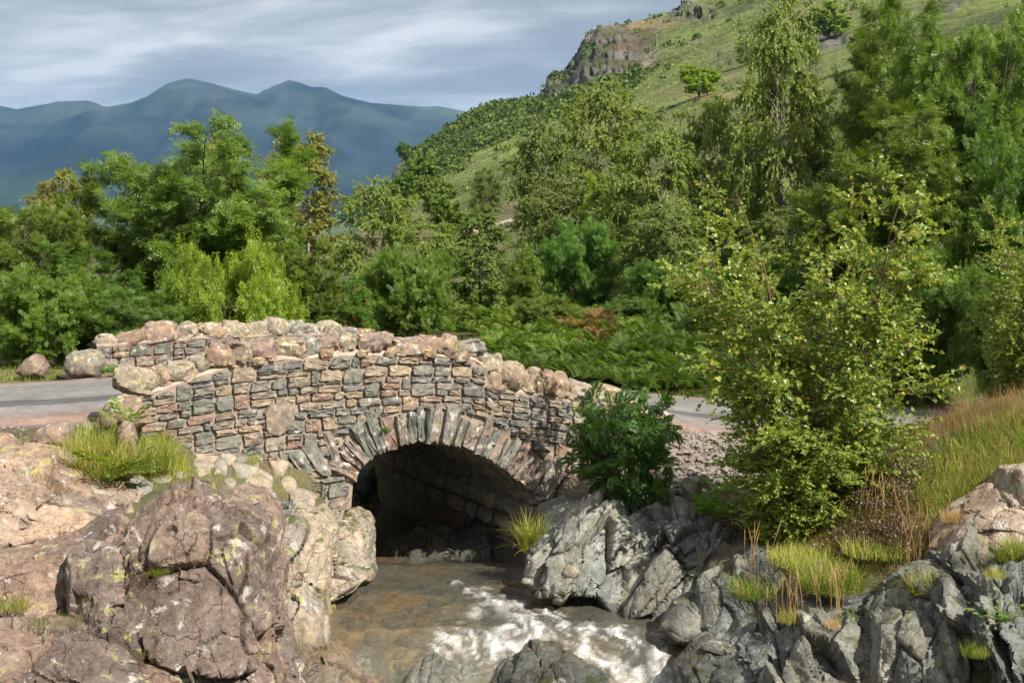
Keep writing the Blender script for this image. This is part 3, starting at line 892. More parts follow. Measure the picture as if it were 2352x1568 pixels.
_gl = nd(_t, 'ShaderNodeBsdfGlossy', {'Color': (1, 1, 1), 'Roughness': 0.06, 'Normal': _bp})
_tr = nd(_t, 'ShaderNodeBsdfTransparent', {'Color': (0.86, 0.84, 0.70)})
_wc = ramp(_t, tnoise(_t, _P, 1.5, 6, 0.6, 0.6), [(0.38, (0.27, 0.27, 0.22)), (0.5, (0.32, 0.29, 0.22)), (0.62, (0.40, 0.29, 0.17))])
_wd = nd(_t, 'ShaderNodeBsdfDiffuse', {'Color': _wc, 'Normal': _bp})
_body = nd(_t, 'ShaderNodeMixShader', {0: 0.25, 1: _tr.outputs[0], 2: _wd.outputs[0]})
_wat = nd(_t, 'ShaderNodeMixShader', {0: _fr, 1: _body.outputs[0], 2: _gl.outputs[0]})
_fn = math_(_t, 'MULTIPLY', _f, ramp(_t, tnoise(_t, _mp, 60, 4, 0.7), [(0.34, 0.12), (0.56, 1.0)]))
_fo = nd(_t, 'ShaderNodeBsdfPrincipled', {'Base Color': (0.74, 0.75, 0.74), 'Roughness': 0.55, 'Normal': _bp})
_ws = nd(_t, 'ShaderNodeMixShader', {0: _fn, 1: _wat.outputs[0], 2: _fo.outputs[0]})
finish(_t, _ws.outputs[0])
o = add_obj('water', make_mesh('water', np.stack([WX, WY, WZ2], 1), grid_quads(len(wx), len(wy)), True, {'foam': foam}), _m)
tag(o, 'shallow brown-green stream with white foam', kind='structure')


# ------------------------------------------------------------------ rocks
def rotm(ax, ay, az):
    cx, sx, cy, sy, cz, sz = math.cos(ax), math.sin(ax), math.cos(ay), math.sin(ay), math.cos(az), math.sin(az)
    return np.array([[1, 0, 0], [0, cx, -sx], [0, sx, cx]]) @ np.array([[cy, 0, sy], [0, 1, 0], [-sy, 0, cy]]) @ np.array([[cz, -sz, 0], [sz, cz, 0], [0, 0, 1]])


def outline_radius(P):
    c = 0.5 * (P.min(0) + P.max(0))
    th = np.linspace(-np.pi, np.pi, 721)
    d = np.stack([np.cos(th), np.sin(th)], 1)
    R = np.zeros(len(th))
    Q = np.roll(P, -1, 0)
    for a, b in zip(P - c, Q - c):
        e = b - a
        den = d[:, 0] * e[1] - d[:, 1] * e[0]
        den = np.where(np.abs(den) < 1e-9, 1e-9, den)
        t = (a[0] * e[1] - a[1] * e[0]) / den
        s = (a[0] * d[:, 1] - a[1] * d[:, 0]) / den
        R = np.where((t > 0) & (s >= -1e-6) & (s <= 1 + 1e-6), np.maximum(R, t), R)
    for _ in range(5):
        R[1:-1] = 0.25 * R[:-2] + 0.5 * R[1:-1] + 0.25 * R[2:]
        R[0] = R[-1] = 0.5 * (R[1] + R[-2])
    return c, th, R


def rock_points(outline, Y, D, N, kind, seed, lean=0.0, e=0.78, amp=1.0, tilt=0.35, back=1.0):
    """solid rock: the outline in a vertical plane at distance Y, given real depth, then fractured"""
    P = np.array([W(a, b, Y)[[0, 2]] for a, b in outline])
    c, th, R = outline_radius(P)
    d, Q = cube_sphere(int(N * 0.77))
    lat = np.hypot(d[:, 0], d[:, 2])
    an = np.arctan2(d[:, 2], d[:, 0])
    rr = np.interp(an, th, R)
    l2 = lat ** e
    y = np.sign(d[:, 1]) * np.abs(d[:, 1]) ** e * D
    y = np.where(y > 0, y * back, y)
    V = np.stack([c[0] + rr * l2 * np.cos(an), Y + y, c[1] + rr * l2 * np.sin(an)], 1)
    V[:, 1] += lean * (V[:, 2] - c[1])
    Rx, Rz = np.ptp(P[:, 0]) / 2, np.ptp(P[:, 1]) / 2
    n = unit(d / [Rx, D, Rz])
    S = min(1.0, (Rx * Rz * D) ** (1 / 3)) * amp
    if kind == 'slate':
        q = V @ rotm(0.25, tilt, 0.3).T
        q = q + 0.05 * np.stack([fbm(q * 2.5, 3, seed), fbm(q * 2.5, 3, seed + 1), fbm(q * 2.5, 3, seed + 2)], 1)
        g, ci, tl = worley(q * [3.6, 1.9, 0.85] + seed, seed, True)
        cid = ci + 0.5
        disp = ci * 0.24 + tl * 0.26 - 0.10 * np.exp(-(g / 0.035) ** 2) - 0.03
        g, ci, tl = worley(q * [8, 4.5, 2.1] + seed, seed + 15, True)
        disp += ci * 0.05 + tl * 0.07 - 0.026 * np.exp(-(g / 0.04) ** 2)
        g, ci, tl = worley(q * [19, 13, 7] + seed, seed + 29, True)
        disp += ci * 0.008 + tl * 0.022
        disp += 0.06 * fbm(V * 1.6, 4, seed) + 0.012 * fbm(V * 14, 3, seed + 3)
    elif kind == 'smooth':
        disp = 0.10 * fbm(V * 2.0, 4, seed) + 0.02 * fbm(V * 9, 4, seed + 2)
        q = V + 0.2 * np.stack([fbm(V * 1.3, 3, seed), fbm(V * 1.3, 3, seed + 1), fbm(V * 1.3, 3, seed + 2)], 1)
        g, ci, tl = worley(q * 2.0 + seed, seed, True)
        cid = ci * 0.3 + 0.5
        disp += ci * 0.05 + tl * 0.12 - 0.03 * np.exp(-(g / 0.05) ** 2)
        g, ci, tl = worley(q * 7 + seed, seed + 9, True)
        disp += tl * 0.035
    else:
        q = V @ rotm(0.2, tilt, 0.5).T
        q = q + 0.12 * np.stack([fbm(V * 1.6, 3, seed), fbm(V * 1.6, 3, seed + 1), fbm(V * 1.6, 3, seed + 2)], 1)
        mk = sstep(-0.35, 0.25, fbm(V * 1.3, 2, seed + 40))
        g, ci, tl = worley(q * [1.9, 1.5, 1.1] + seed, seed, True)
        disp = ci * 0.05 + tl * 0.20 - 0.08 * np.exp(-(g / 0.03) ** 2) * (0.15 + 0.85 * mk)
        cid = 0.5 + ci * 0.7
        g, ci, tl = worley(q * [4.6, 3.8, 2.8] + seed, seed + 15, True)
        disp += ci * 0.012 + tl * 0.07 - 0.028 * np.exp(-(g / 0.04) ** 2) * mk
        g, ci, tl = worley(q * 12 + seed, seed + 28, True)
        disp += tl * 0.022
        disp += 0.09 * fbm(V * 1.3, 3, seed + 3) + 0.016 * fbm(V * 9, 4, seed + 4) - 0.02
    V = V + n * (disp * S)[:, None]
    return V, Q, np.array([c[0], Y, V[:, 2].min()]), cid


def rock(name, label, outline, Y, D, N, kind, mat, seed, cat='rock', group=None, **kw):
    V, Q, base, cid = rock_points(outline, Y, D, N, kind, seed, **kw)
    o = add_obj(name, make_mesh(name, V - base, Q, True, {'cell': cid}, 26 if kind != 'smooth' else 34), mat, None, base)
    tag(o, label, cat, group)
    return o


def c3(pts):
    return [(x * 0.5021, y * 0.5021 + 781) for x, y in pts]


def c7(pts):
    return [(x * 0.4688 + 689, y * 0.4688 + 1102.5) for x, y in pts]


def c4(pts):
    return [(x * 0.5021 + 1176, y * 0.5021 + 781) for x, y in pts]


rock('rock_outcrop', 'huge brown fractured boulder with yellow lichen spots in the left foreground',
     [(226, 1225), (321, 1182), (402, 1150), (452, 1142), (502, 1150), (577, 1160), (628, 1185), (642, 1240), (640, 1303), (648, 1383), (657, 1444), (682, 1509), (702, 1568), (715, 1720), (420, 1720), (380, 1568), (310, 1499), (265, 1459), (225, 1429), (206, 1358), (196, 1293), (200, 1243)],
     11.6, 0.95, 108, 'boulder', M_BROWN, 3, lean=0.22, e=0.62, amp=0.95)
rock('rock_outcrop', 'low brown rock shelf between the big lichen boulder and the left picture edge',
     c3([(-260, 940), (100, 945), (250, 905), (400, 850), (500, 830), (500, 950), (490, 1100), (520, 1300), (400, 1340), (250, 1300), (0, 1220), (-260, 1200)]), 11.75, 0.75, 70, 'boulder', M_BROWN, 12, lean=0.5, e=0.66, amp=0.75)
rock('rock_outcrop', 'pale pinkish rock ledge with white lichen below the grassy tuft at far left',
     c3([(-260, 540), (60, 538), (150, 565), (240, 600), (330, 640), (420, 680), (580, 720), (600, 800), (480, 850), (300, 870), (100, 920), (0, 950), (-260, 960)]), 12.7, 0.8, 80, 'boulder', M_PALE, 21, lean=0.9, e=0.66, amp=0.85)
rock('rock_outcrop', 'brown rock with whitish patches at the bottom left corner',
     c3([(-260, 1310), (100, 1325), (300, 1325), (480, 1365), (650, 1435), (760, 1495), (840, 1568), (900, 1800), (-260, 1800)]), 10.7, 0.7, 76, 'boulder', M_BROWN, 33, lean=0.4, e=0.66, amp=0.8)
# left bank beside the arch
rock('bank_rock', 'rounded pale bank rock with moss left of the arch mouth',
     c3([(1290, 850), (1340, 795), (1430, 775), (1600, 790), (1680, 830), (1705, 890), (1715, 980), (1700, 1040), (1600, 1060), (1480, 1050), (1380, 1030), (1310, 960), (1290, 880)]), 15.25, 0.62, 76, 'boulder', M_BANK, 41, lean=0.25, e=0.6, amp=1.25)
rock('bank_rock', 'low pale bank rock at the water edge below the mossy bank rock',
     c3([(1290, 1000), (1400, 960), (1500, 985), (1640, 1035), (1700, 1055), (1640, 1110), (1500, 1160), (1420, 1220), (1380, 1300), (1320, 1300), (1290, 1130)]), 14.5, 0.5, 56, 'slate', M_BANK, 47, lean=0.3, e=0.7, amp=0.6)
rock('bank_rock', 'small greenish stone wedged behind the right edge of the big boulder',
     c3([(1270, 790), (1330, 750), (1370, 800), (1375, 920), (1350, 990), (1280, 980)]), 14.2, 0.25, 32, 'boulder', M_GREEN, 52)
rock('bank_rock', 'narrow pale rock along the water beside the big boulder',
     c3([(1290, 1150), (1360, 1180), (1400, 1300), (1440, 1440), (1400, 1500), (1300, 1480), (1270, 1300)]), 13.5, 0.35, 40, 'boulder', M_BANK, 57, amp=0.7)
rock('bank_rock', 'smooth pinkish rock at the bottom edge right of the big boulder',
     c3([(1330, 1480), (1400, 1435), (1480, 1428), (1560, 1452), (1640, 1500), (1740, 1575), (1780, 1800), (1330, 1800)]), 12.75, 0.45, 50, 'smooth', M_PALE, 61, lean=0.5)
rock('bank_rock', 'smooth grey rock beside the pinkish one at the bottom edge',
     c3([(1540, 1470), (1640, 1440), (1720, 1468), (1800, 1535), (1850, 1580), (1880, 1780), (1560, 1780)]), 13.0, 0.4, 44, 'smooth', M_PALEGREEN, 64, lean=0.5)
rock('bank_rock', 'pale fissured rock between the big boulder and the mossy bank rock', c3([(1280, 930), (1340, 900), (1430, 930), (1480, 1000), (1440, 1080), (1350, 1120), (1280, 1100)]), 14.6, 0.35, 40, 'boulder', M_BANK, 171, lean=0.4, amp=0.8)
rock('bank_rock', 'greyish rock at the waterline below the fissured bank rock', c3([(1300, 1090), (1400, 1060), (1500, 1100), (1480, 1180), (1410, 1260), (1330, 1300), (1290, 1220)]), 14.1, 0.35, 40, 'slate', M_BANK, 173, lean=0.4, amp=0.6)
rock('bank_rock', 'flat pale rock on the bank edge below the flagstones', c3([(1200, 800), (1290, 745), (1400, 735), (1440, 790), (1400, 860), (1290, 880), (1210, 860)]), 14.35, 0.4, 40, 'boulder', M_BANK, 175, lean=0.8, amp=0.7)
rock('bank_rock', 'small pale stone at the very edge of the water by the yellow flower', c3([(1450, 1060), (1530, 1030), (1620, 1060), (1640, 1110), (1560, 1150), (1460, 1140)]), 14.75, 0.2, 28, 'boulder', M_BANK, 177)
rock('bank_rock', 'broad pale bank rock sloping to the stream beside the big boulder', [(612, 1200), (670, 1168), (735, 1172), (772, 1225), (768, 1320), (720, 1400), (650, 1400), (618, 1290)], 13.8, 0.6, 64, 'boulder', M_BANK, 181, lean=0.35, amp=0.9, e=0.62)
rock('bank_rock', 'pale cracked rock low at the water beside the foot of the big boulder', [(640, 1360), (700, 1345), (742, 1395), (752, 1465), (715, 1530), (650, 1520)], 13.15, 0.4, 44, 'boulder', M_BANK, 183, lean=0.3, amp=0.9)
rock('bank_rock', 'brown-grey rock filling the bank between the green outcrop and the grass', [(1690, 1400), (1700, 1300), (1745, 1262), (1800, 1290), (1830, 1370), (1800, 1450), (1720, 1460)], 13.2, 0.5, 44, 'slate', M_GREY, 185, lean=0.5, amp=0.8)
rock('bank_rock', 'grey rock at the right end of the dark outcrop below the grass', [(1600, 1420), (1615, 1350), (1660, 1318), (1712, 1325), (1740, 1370), (1720, 1440), (1640, 1450)], 13.2, 0.4, 44, 'slate', M_GREY, 187, lean=0.5, amp=0.8)
# rocks at the lip of the pool
rock('stream_rock', 'pale cracked rock at the bottom centre edge, leftmost of the pool lip',
     c7([(455, 1000), (540, 925), (650, 905), (760, 925), (830, 994), (830, 1180), (455, 1180)]), 12.75, 0.4, 48, 'slate', M_PALEGREEN, 71, lean=0.5, amp=0.55)
rock('stream_rock', 'whitish creased rock behind the bottom centre rocks at the foam',
     c7([(640, 950), (740, 890), (850, 868), (960, 876), (1010, 915), (980, 1010), (900, 1060), (680, 1060)]), 13.05, 0.38, 48, 'slate', M_PALEGREEN, 74, lean=0.6, amp=0.5)
rock('stream_rock', 'dark grey-green rounded rock at the bottom centre between the two foams',
     c7([(880, 1060), (950, 960), (1000, 900), (1100, 872), (1230, 880), (1340, 905), (1450, 940), (1530, 980), (1560, 1050), (1560, 1200), (860, 1200)]), 12.6, 0.55, 64, 'slate', M_GREY, 77, lean=0.7, amp=0.55)
rock('stream_rock', 'small dark wrinkled rock at the water edge below the green outcrop',
     c7([(1780, 690), (1840, 605), (1920, 585), (2020, 598), (2070, 640), (2050, 720), (1900, 770), (1800, 760)]), 13.2, 0.3, 44, 'slate', M_GREY, 82, lean=0.4, tilt=1.1, amp=0.7)
rock('stream_rock', 'grey-green stone right of the small wrinkled rock',
     c7([(1990, 720), (2060, 648), (2150, 655), (2170, 720), (2110, 800), (2000, 810)]), 12.9, 0.22, 32, 'boulder', M_GREEN, 84)
rock('stream_rock', 'bluish stone at the left end of the right foreground rock wall',
     c7([(2090, 760), (2150, 685), (2235, 665), (2250, 740), (2220, 830), (2110, 840)]), 12.6, 0.22, 32, 'boulder', M_GREY, 86)
rock('stream_rock', 'flat wet slab under shallow water at the right foreground',
     c7([(1840, 900), (1950, 830), (2100, 790), (2230, 800), (2250, 950), (2100, 1080), (1900, 1060)]), 12.4, 0.45, 44, 'slate', M_GREY, 88, lean=1.2, amp=0.5)
# right bank outcrop
rock('rock_outcrop', 'pale grey-green jointed outcrop beside the arch on the right bank',
     c7([(1100, 430), (1115, 335), (1180, 262), (1250, 205), (1340, 172), (1430, 140), (1500, 115), (1545, 122), (1570, 150), (1640, 178), (1700, 205), (1740, 300), (1740, 480), (1700, 600), (1560, 640), (1450, 560), (1300, 500), (1150, 480)]),
     14.75, 0.72, 100, 'slate', M_PALEGREEN, 91, lean=0.55, e=0.62, tilt=-0.38)
rock('rock_outcrop', 'dark slabby half of the right bank outcrop with slanting joints',
     c7([(1560, 620), (1540, 540), (1580, 400), (1640, 260), (1700, 205), (1850, 203), (2000, 210), (2150, 280), (2260, 380), (2300, 470), (2240, 560), (2050, 600), (1900, 660), (1800, 690), (1680, 690)]),
     14.45, 0.70, 100, 'slate', M_GREY, 95, lean=0.6, e=0.6, tilt=-0.55)
rock('boulder', 'reddish lichen-spotted boulder sitting on the right bank outcrop',
     c7([(1985, 260), (2030, 190), (2110, 155), (2170, 145), (2225, 180), (2248, 235), (2240, 310), (2150, 320), (2030, 305)]), 14.6, 0.26, 44, 'boulder', M_BROWN, 99, 'boulder', amp=0.8)
rock('stream_rock', 'small tan stones lump at the waterline under the pale green outcrop',
     c7([(1280, 440), (1310, 405), (1350, 408), (1370, 440), (1350, 470), (1290, 470)]), 14.05, 0.14, 22, 'smooth', M_BANK, 101)
# right foreground wall of rock
rock('rock_outcrop', 'dark jagged foreground rock wall at the bottom right of the stream',
     c4([(960, 1530), (1050, 1420), (1150, 1325), (1210, 1292), (1320, 1252), (1430, 1238), (1520, 1255), (1600, 1285), (1700, 1260), (1760, 1300), (1780, 1568), (1800, 1850), (940, 1850)]),
     12.0, 0.75, 96, 'slate', M_GREY, 111, lean=0.45, e=0.62, tilt=0.55)
rock('rock_outcrop', 'blocky blue-grey upright slabs in the right foreground wall',
     c4([(1680, 1300), (1760, 1235), (1850, 1188), (1930, 1190), (1990, 1260), (2060, 1390), (2040, 1480), (1960, 1560), (1900, 1800), (1660, 1800), (1660, 1500)]),
     11.5, 0.6, 84, 'slate', M_GREY, 118, lean=0.35, e=0.55, tilt=0.1, amp=0.85)
rock('rock_outcrop', 'tall dark rock at the right picture edge in the foreground',
     c4([(1920, 1190), (1990, 1120), (2100, 1088), (2140, 1035), (2220, 1008), (2342, 1015), (2600, 980), (2700, 1850), (1960, 1850), (2020, 1560), (2080, 1450), (2000, 1300)]),
     11.3, 0.85, 90, 'slate', M_GREY, 123, lean=0.4, e=0.62, tilt=0.35)
rock('rock_outcrop', 'low broken grey rocks between the grassy bank and the right foreground wall',
     c4([(1330, 1260), (1430, 1200), (1600, 1180), (1750, 1130), (1850, 1120), (1900, 1180), (1800, 1260), (1600, 1300), (1400, 1290)]), 12.3, 0.5, 60, 'slate', M_GREY, 127, lean=0.9, amp=0.7, tilt=1.0)
rock('boulder', 'big rounded boulder with a white lichen patch at the right edge',
     c4([(1905, 985), (1925, 920), (2000, 850), (2060, 800), (2150, 760), (2280, 700), (2330, 615), (2420, 590), (2700, 600), (2720, 1050), (2300, 1030), (2150, 1020), (2050, 1005), (1960, 1015)]),
     12.4, 0.7, 80, 'smooth', M_PALE, 131, 'boulder', lean=0.5, e=0.7)
rock('boulder', 'brown rock half hidden under the grassy tussock on the right bank',
     c4([(1230, 1240), (1265, 1110), (1330, 1045), (1410, 1012), (1440, 1060), (1400, 1200), (1340, 1270)]), 12.65, 0.32, 44, 'boulder', M_BROWN, 137, 'boulder')
rock('boulder', 'pinkish rock lying in the rusty grass at the right edge',
     c4([(2060, 350), (2150, 282), (2280, 262), (2400, 275), (2420, 380), (2200, 390)]), 15.2, 0.4, 40, 'smooth', M_PALE, 139, 'boulder', lean=0.8)
rock('boulder', 'shaded brown rock under the birch beside the gravel bank',
     c4([(870, 770), (895, 695), (1000, 675), (1100, 705), (1130, 790), (1000, 830), (880, 820)]), 15.2, 0.35, 40, 'boulder', M_BROWN, 141, 'boulder')
rock('boulder', 'cracked tan root-like rock at the foot of the gravel bank',
     c4([(765, 650), (800, 625), (850, 635), (870, 690), (850, 740), (790, 745)]), 15.4, 0.22, 30, 'boulder', M_BANK, 143, 'boulder')
rock('boulder', 'grey stone in the grass just left of the white lichen boulder', c4([(1700, 1150), (1760, 1085), (1840, 1080), (1900, 1130), (1870, 1190), (1740, 1200)]), 12.2, 0.28, 34, 'slate', M_GREY, 145, 'boulder', amp=0.7)
rock('boulder', 'small pale stones below the white lichen boulder', c4([(1960, 1010), (2010, 985), (2080, 1000), (2110, 1050), (2040, 1090), (1970, 1070)]), 12.0, 0.22, 30, 'slate', M_GREY, 147, 'boulder', amp=0.7)
rock('boulder', 'dark rock face in the hollow under the near birch', c4([(1640, 830), (1680, 700), (1780, 640), (1840, 660), (1830, 780), (1760, 860), (1660, 900)]), 13.6, 0.4, 40, 'boulder', M_BROWN, 149, 'boulder', lean=0.5)
# roadside stones at the left end of the bridge
for nm, lb, ol, Y, D, mt, sd in [
    ('boulder', 'rounded lichen boulder at the far roadside against the far parapet end', [(150, 848), (154, 815), (172, 802), (205, 798), (232, 806), (238, 835), (228, 862), (190, 868), (165, 862)], 17.95, 0.24, M_COPE, 151),
    ('boulder', 'small pointed brown boulder in the grass beyond the road at far left', [(40, 852), (60, 828), (78, 815), (95, 820), (112, 842), (110, 862), (60, 868)], 18.3, 0.2, M_BROWN, 152),
    ('boulder', 'orange-brown rounded boulder under the left end of the near parapet', [(230, 945), (250, 920), (278, 906), (310, 910), (333, 930), (343, 965), (325, 980), (295, 975), (250, 990), (228, 970)], 14.0, 0.24, M_COPE, 153),
    ('boulder', 'low lichen boulder at the near road edge left of the grass tuft', [(80, 1005), (90, 985), (115, 970), (145, 968), (166, 985), (170, 1020), (90, 1030)], 13.75, 0.2, M_COPE, 154),
    ('boulder', 'half buried boulder at the near road edge by the left picture edge', [(-50, 1010), (-10, 993), (20, 1000), (45, 1030), (30, 1050), (-50, 1055)], 13.5, 0.2, M_COPE, 155),
    ('boulder', 'upright lichen-covered stone in the grass tuft by the bridge end', [(270, 985), (285, 965), (305, 972), (316, 1010), (318, 1060), (300, 1090), (275, 1060)], 13.75, 0.13, M_COPE, 156)]:
    rock(nm, lb, ol, Y, D, 34, 'smooth', mt, sd, 'boulder', e=0.72)


# ------------------------------------------------------------------ the stone bridge
def face_s(px):
    k = (px - CX) / F
    return (k * FO[1] - FO[0]) / (FT[0] - k * FT[1])


def face_z(px, py):
    s = face_s(px)
    return CZ - (py - HY) / F * (FO[1] + FT[1] * s)


def facept(s, n, z, org=FO):
    """bridge coordinates: s along the face, n out of the face, z up"""
    s, n, z = np.broadcast_arrays(np.asarray(s, float), np.asarray(n, float), np.asarray(z, float))
    return np.stack([org[0] + FT[0] * s + FN[0] * n, org[1] + FT[1] * s + FN[1] * n, z], -1)


def fline(pts):
    a = np.array([(face_s(x), face_z(x, y)) for x, y in pts])
    return a[np.argsort(a[:, 0])]


TOP = fline([(300, 925), (345, 907), (420, 880), (500, 852), (600, 836), (700, 823), (800, 818), (900, 818), (1000, 820), (1090, 828), (1118, 850), (1128, 893), (1198, 904), (1270, 916), (1325, 926), (1397, 941), (1488, 953), (1560, 965)])
BOT = fline([(300, 1010), (400, 1090), (500, 1095), (620, 1100), (700, 1125), (800, 1140), (1250, 1190), (1330, 1180), (1400, 1150), (1560, 1010)])
INTR = np.array([(face_s(x), face_z(x, y)) for x, y in [(806, 1330), (808, 1180), (812, 1105), (826, 1072), (852, 1048), (885, 1032), (930, 1019), (975, 1013), (1020, 1015), (1065, 1026), (1110, 1046), (1152, 1072), (1190, 1102), (1222, 1132), (1243, 1155), (1252, 1230), (1254, 1330)]])


def smooth_curve(P, n):
    d = np.r_[0, np.cumsum(np.linalg.norm(np.diff(P, axis=0), axis=1))]
    t = np.linspace(0, d[-1], n)
    Q = np.stack([np.interp(t, d, P[:, 0]), np.interp(t, d, P[:, 1])], 1)
    for _ in range(n // 14):
        Q[1:-1] = 0.25 * Q[:-2] + 0.5 * Q[1:-1] + 0.25 * Q[2:]
    return Q


ARC = smooth_curve(INTR[2:15], 120)
HOLE = smooth_curve(INTR, 140)
VL = 0.42                                   # length of the arch stones
arc_n = unit(np.stack([-np.gradient(ARC[:, 1]), np.gradient(ARC[:, 0])], 1))
arc_n *= np.where(arc_n[:, 1:2] < -0.5, -1, 1)
bridge = empty('stone_bridge', tuple(facept(3.3, -2, -0.5)), 'old humpbacked rubble stone bridge with one low arch over the stream', 'bridge')
BL = np.array(bridge.location)
BEVEL_STUFF = MB()


def stone_mesh(poly, depth, prou, org=FO, flip=1, rough=0.012, seed=None):
    """one wall stone from its outline in the face (s, z): worn edges, uneven front"""
    P = np.asarray(poly, float)
    for cut in (0.13,):
        Q = np.roll(P, -1, 0)
        P = np.stack([P * (1 - cut) + Q * cut, P * cut + Q * (1 - cut)], 1).reshape(-1, 2)
    n = len(P)
    c = P.mean(0)
    sz = np.ptp(P, axis=0)
    P = P + rng.normal(0, 0.025, P.shape) * sz
    rings = []
    tiltx, tiltz = rng.normal(0, 0.05, 2)
    for f, y in ((1.0, -depth), (1.0, prou * 0.1 - 0.012), (0.955, prou * 0.85), (0.62, prou)):
        q = c + (P - c) * f
        yy = y + ((q[:, 0] - c[0]) * tiltx + (q[:, 1] - c[1]) * tiltz if y > 0 else 0) + (rng.normal(0, rough * 0.5, n) if y > 0 else 0)
        rings.append(facept(q[:, 0], yy * flip, q[:, 1], org))
    V = np.concatenate(rings + [facept(c[0], (prou + rng.normal(0, rough)) * flip, c[1], org)[None]])
    i = np.arange(n)
    j = (i + 1) % n
    T = []
    for r in range(3):
        a, b = r * n, (r + 1) * n
        T += [np.stack([a + i, a + j, b + j], 1), np.stack([a + i, b + j, b + i], 1)]
    T.append(np.stack([3 * n + i, 3 * n + j, np.full(n, 4 * n)], 1))
    return V, np.concatenate(T)


def put_stone(name, V, T, mat):
    c = V.mean(0)
    o = add_obj(name, make_mesh(name, V - c, T, True, None, 32), mat, bridge, c - BL)
    return o


def skyline_stones(s0, s1, base, top, course, sizes, seed, step=0.01):
    """lay rubble on a rising skyline: the next stone always goes to the lowest gap"""
    r = np.random.default_rng(seed)
    S = np.arange(s0, s1, step)
    off = course(S)
    sky = base(S) - off
    lim = top(S) - off
    out = []
    done = np.zeros(len(S), bool)
    for _ in range(700):
        cand = np.where((sky < lim - 0.018) & ~done, sky, 1e9)
        k = int(np.argmin(cand))
        if cand[k] > 1e8:
            break
        lv = sky[k]
        a = k
        while a > 0 and abs(sky[a - 1] - lv) < 0.024 and not done[a - 1]:
            a -= 1
        b = k
        while b < len(S) - 1 and abs(sky[b + 1] - lv) < 0.024 and not done[b + 1]:
            b += 1
        span = (b - a + 1) * step
        u = r.random()
        if u < 0.2:
            h, w = r.uniform(0.024, 0.042), r.uniform(0.13, 0.3)
        elif u < 0.5:
            h, w = r.uniform(0.115, 0.17), r.uniform(0.17, 0.31)
        else:
            h, w = r.uniform(0.065, 0.12), r.uniform(0.12, 0.30)
        h *= sizes
        w *= sizes
        w = max(w, h * 0.8)
        if span < 0.05:
            w, h = span, min(h, 0.05)
        elif span - w < 0.07:
            w = span if span < 0.34 * sizes else span * r.uniform(0.4, 0.6)
        # join a neighbour's bed joint when it is near
        for q in (a - 1, b + 1):
            if 0 <= q < len(S) and 0.03 < sky[q] - lv < 0.17 and abs(sky[q] - lv - h) < 0.065:
                h = sky[q] - lv
        m = max(1, int(round(w / step)))
        a0 = a if r.random() < 0.5 or m >= b - a + 1 else b - m + 1
        a0 = max(a, a0)
        b0 = min(b, a0 + m - 1)
        lo = sky[a0:b0 + 1]
        room = np.min(lim[a0:b0 + 1] - lv)
        if room < 0.018:
            sky[a0:b0 + 1] = lim[a0:b0 + 1]
            continue
        if h > room - 0.02:
            h = room
        gap = 0.0035
        x0, x1 = S[a0] + gap * r.uniform(0.4, 1.3), S[b0] + step - gap * r.uniform(0.4, 1.3)
        if x1 - x0 < 0.03 or h < 0.012:
            sky[a0:b0 + 1] = lv + max(h, 0.02)
            continue
        oa, ob, oc = np.interp([x0, x1, (x0 + x1) / 2], S, off)
        bl, br, bm = sky[a0] + gap, sky[b0] + gap, np.median(lo) + gap
        bl, br = max(bl, lv + gap), max(br, lv + gap)
        hj = r.normal(0, 0.11, 4) * h
        wj = r.normal(0, 0.06, 4) * (x1 - x0)
        cw, tl = x1 - x0, lv + h - gap
        P = [(x0 + abs(wj[0]) * 0.7, bl + oa + abs(hj[0]) * 0.4), ((x0 + x1) / 2 + wj[1], bm + oc), (x1 - abs(wj[1]) * 0.7, br + ob + abs(hj[1]) * 0.4),
             (x1 - abs(wj[2]), (bl + tl) / 2 + ob + hj[1]), (x1 - abs(wj[3]) * 1.4, tl + ob - abs(hj[2])), ((x0 + x1) / 2 + wj[0], tl + oc), (x0 + abs(wj[2]) * 1.4, tl + oa - abs(hj[3])), (x0 + abs(wj[3]) * .6, (bl + tl) / 2 + oa + hj[0])]
        out.append(np.array(P))
        sky[a0:b0 + 1] = lv + h
    return out


def extr(S):
    """top of the arch ring at S (or the ground line outside it)"""
    E = ARC + arc_n * (VL * 0.93)
    b = np.interp(S, BOT[:, 0], BOT[:, 1])
    o = np.argsort(E[:, 0])
    e = np.interp(S, E[o, 0], E[o, 1], left=-9, right=-9)
    return np.maximum(b, e - 0.02)


topf = lambda S: np.interp(S, TOP[:, 0], TOP[:, 1])
course = lambda S: 0.55 * (np.interp(S, TOP[:, 0], np.convolve(np.pad(TOP[:, 1], 3, 'edge'), np.ones(7) / 7, 'valid')) - 0.4)
S_L, S_R = face_s(318), face_s(1545)
polys = skyline_stones(S_L, S_R, extr, topf, course, 1.0, 5)
big = np.array([(face_s(x), face_z(x, y)) for x, y in [(608, 992), (604, 950), (618, 926), (650, 917), (672, 928), (676, 965), (664, 986), (636, 1000)]])


def inside(p, poly):
    a, b = poly, np.roll(poly, -1, 0)
    cr = (a[:, 1] > p[1]) != (b[:, 1] > p[1])
    xi = (b[:, 0] - a[:, 0]) * (p[1] - a[:, 1]) / (b[:, 1] - a[:, 1] + 1e-12) + a[:, 0]
    return (np.sum(cr & (p[0] < xi)) % 2) == 1


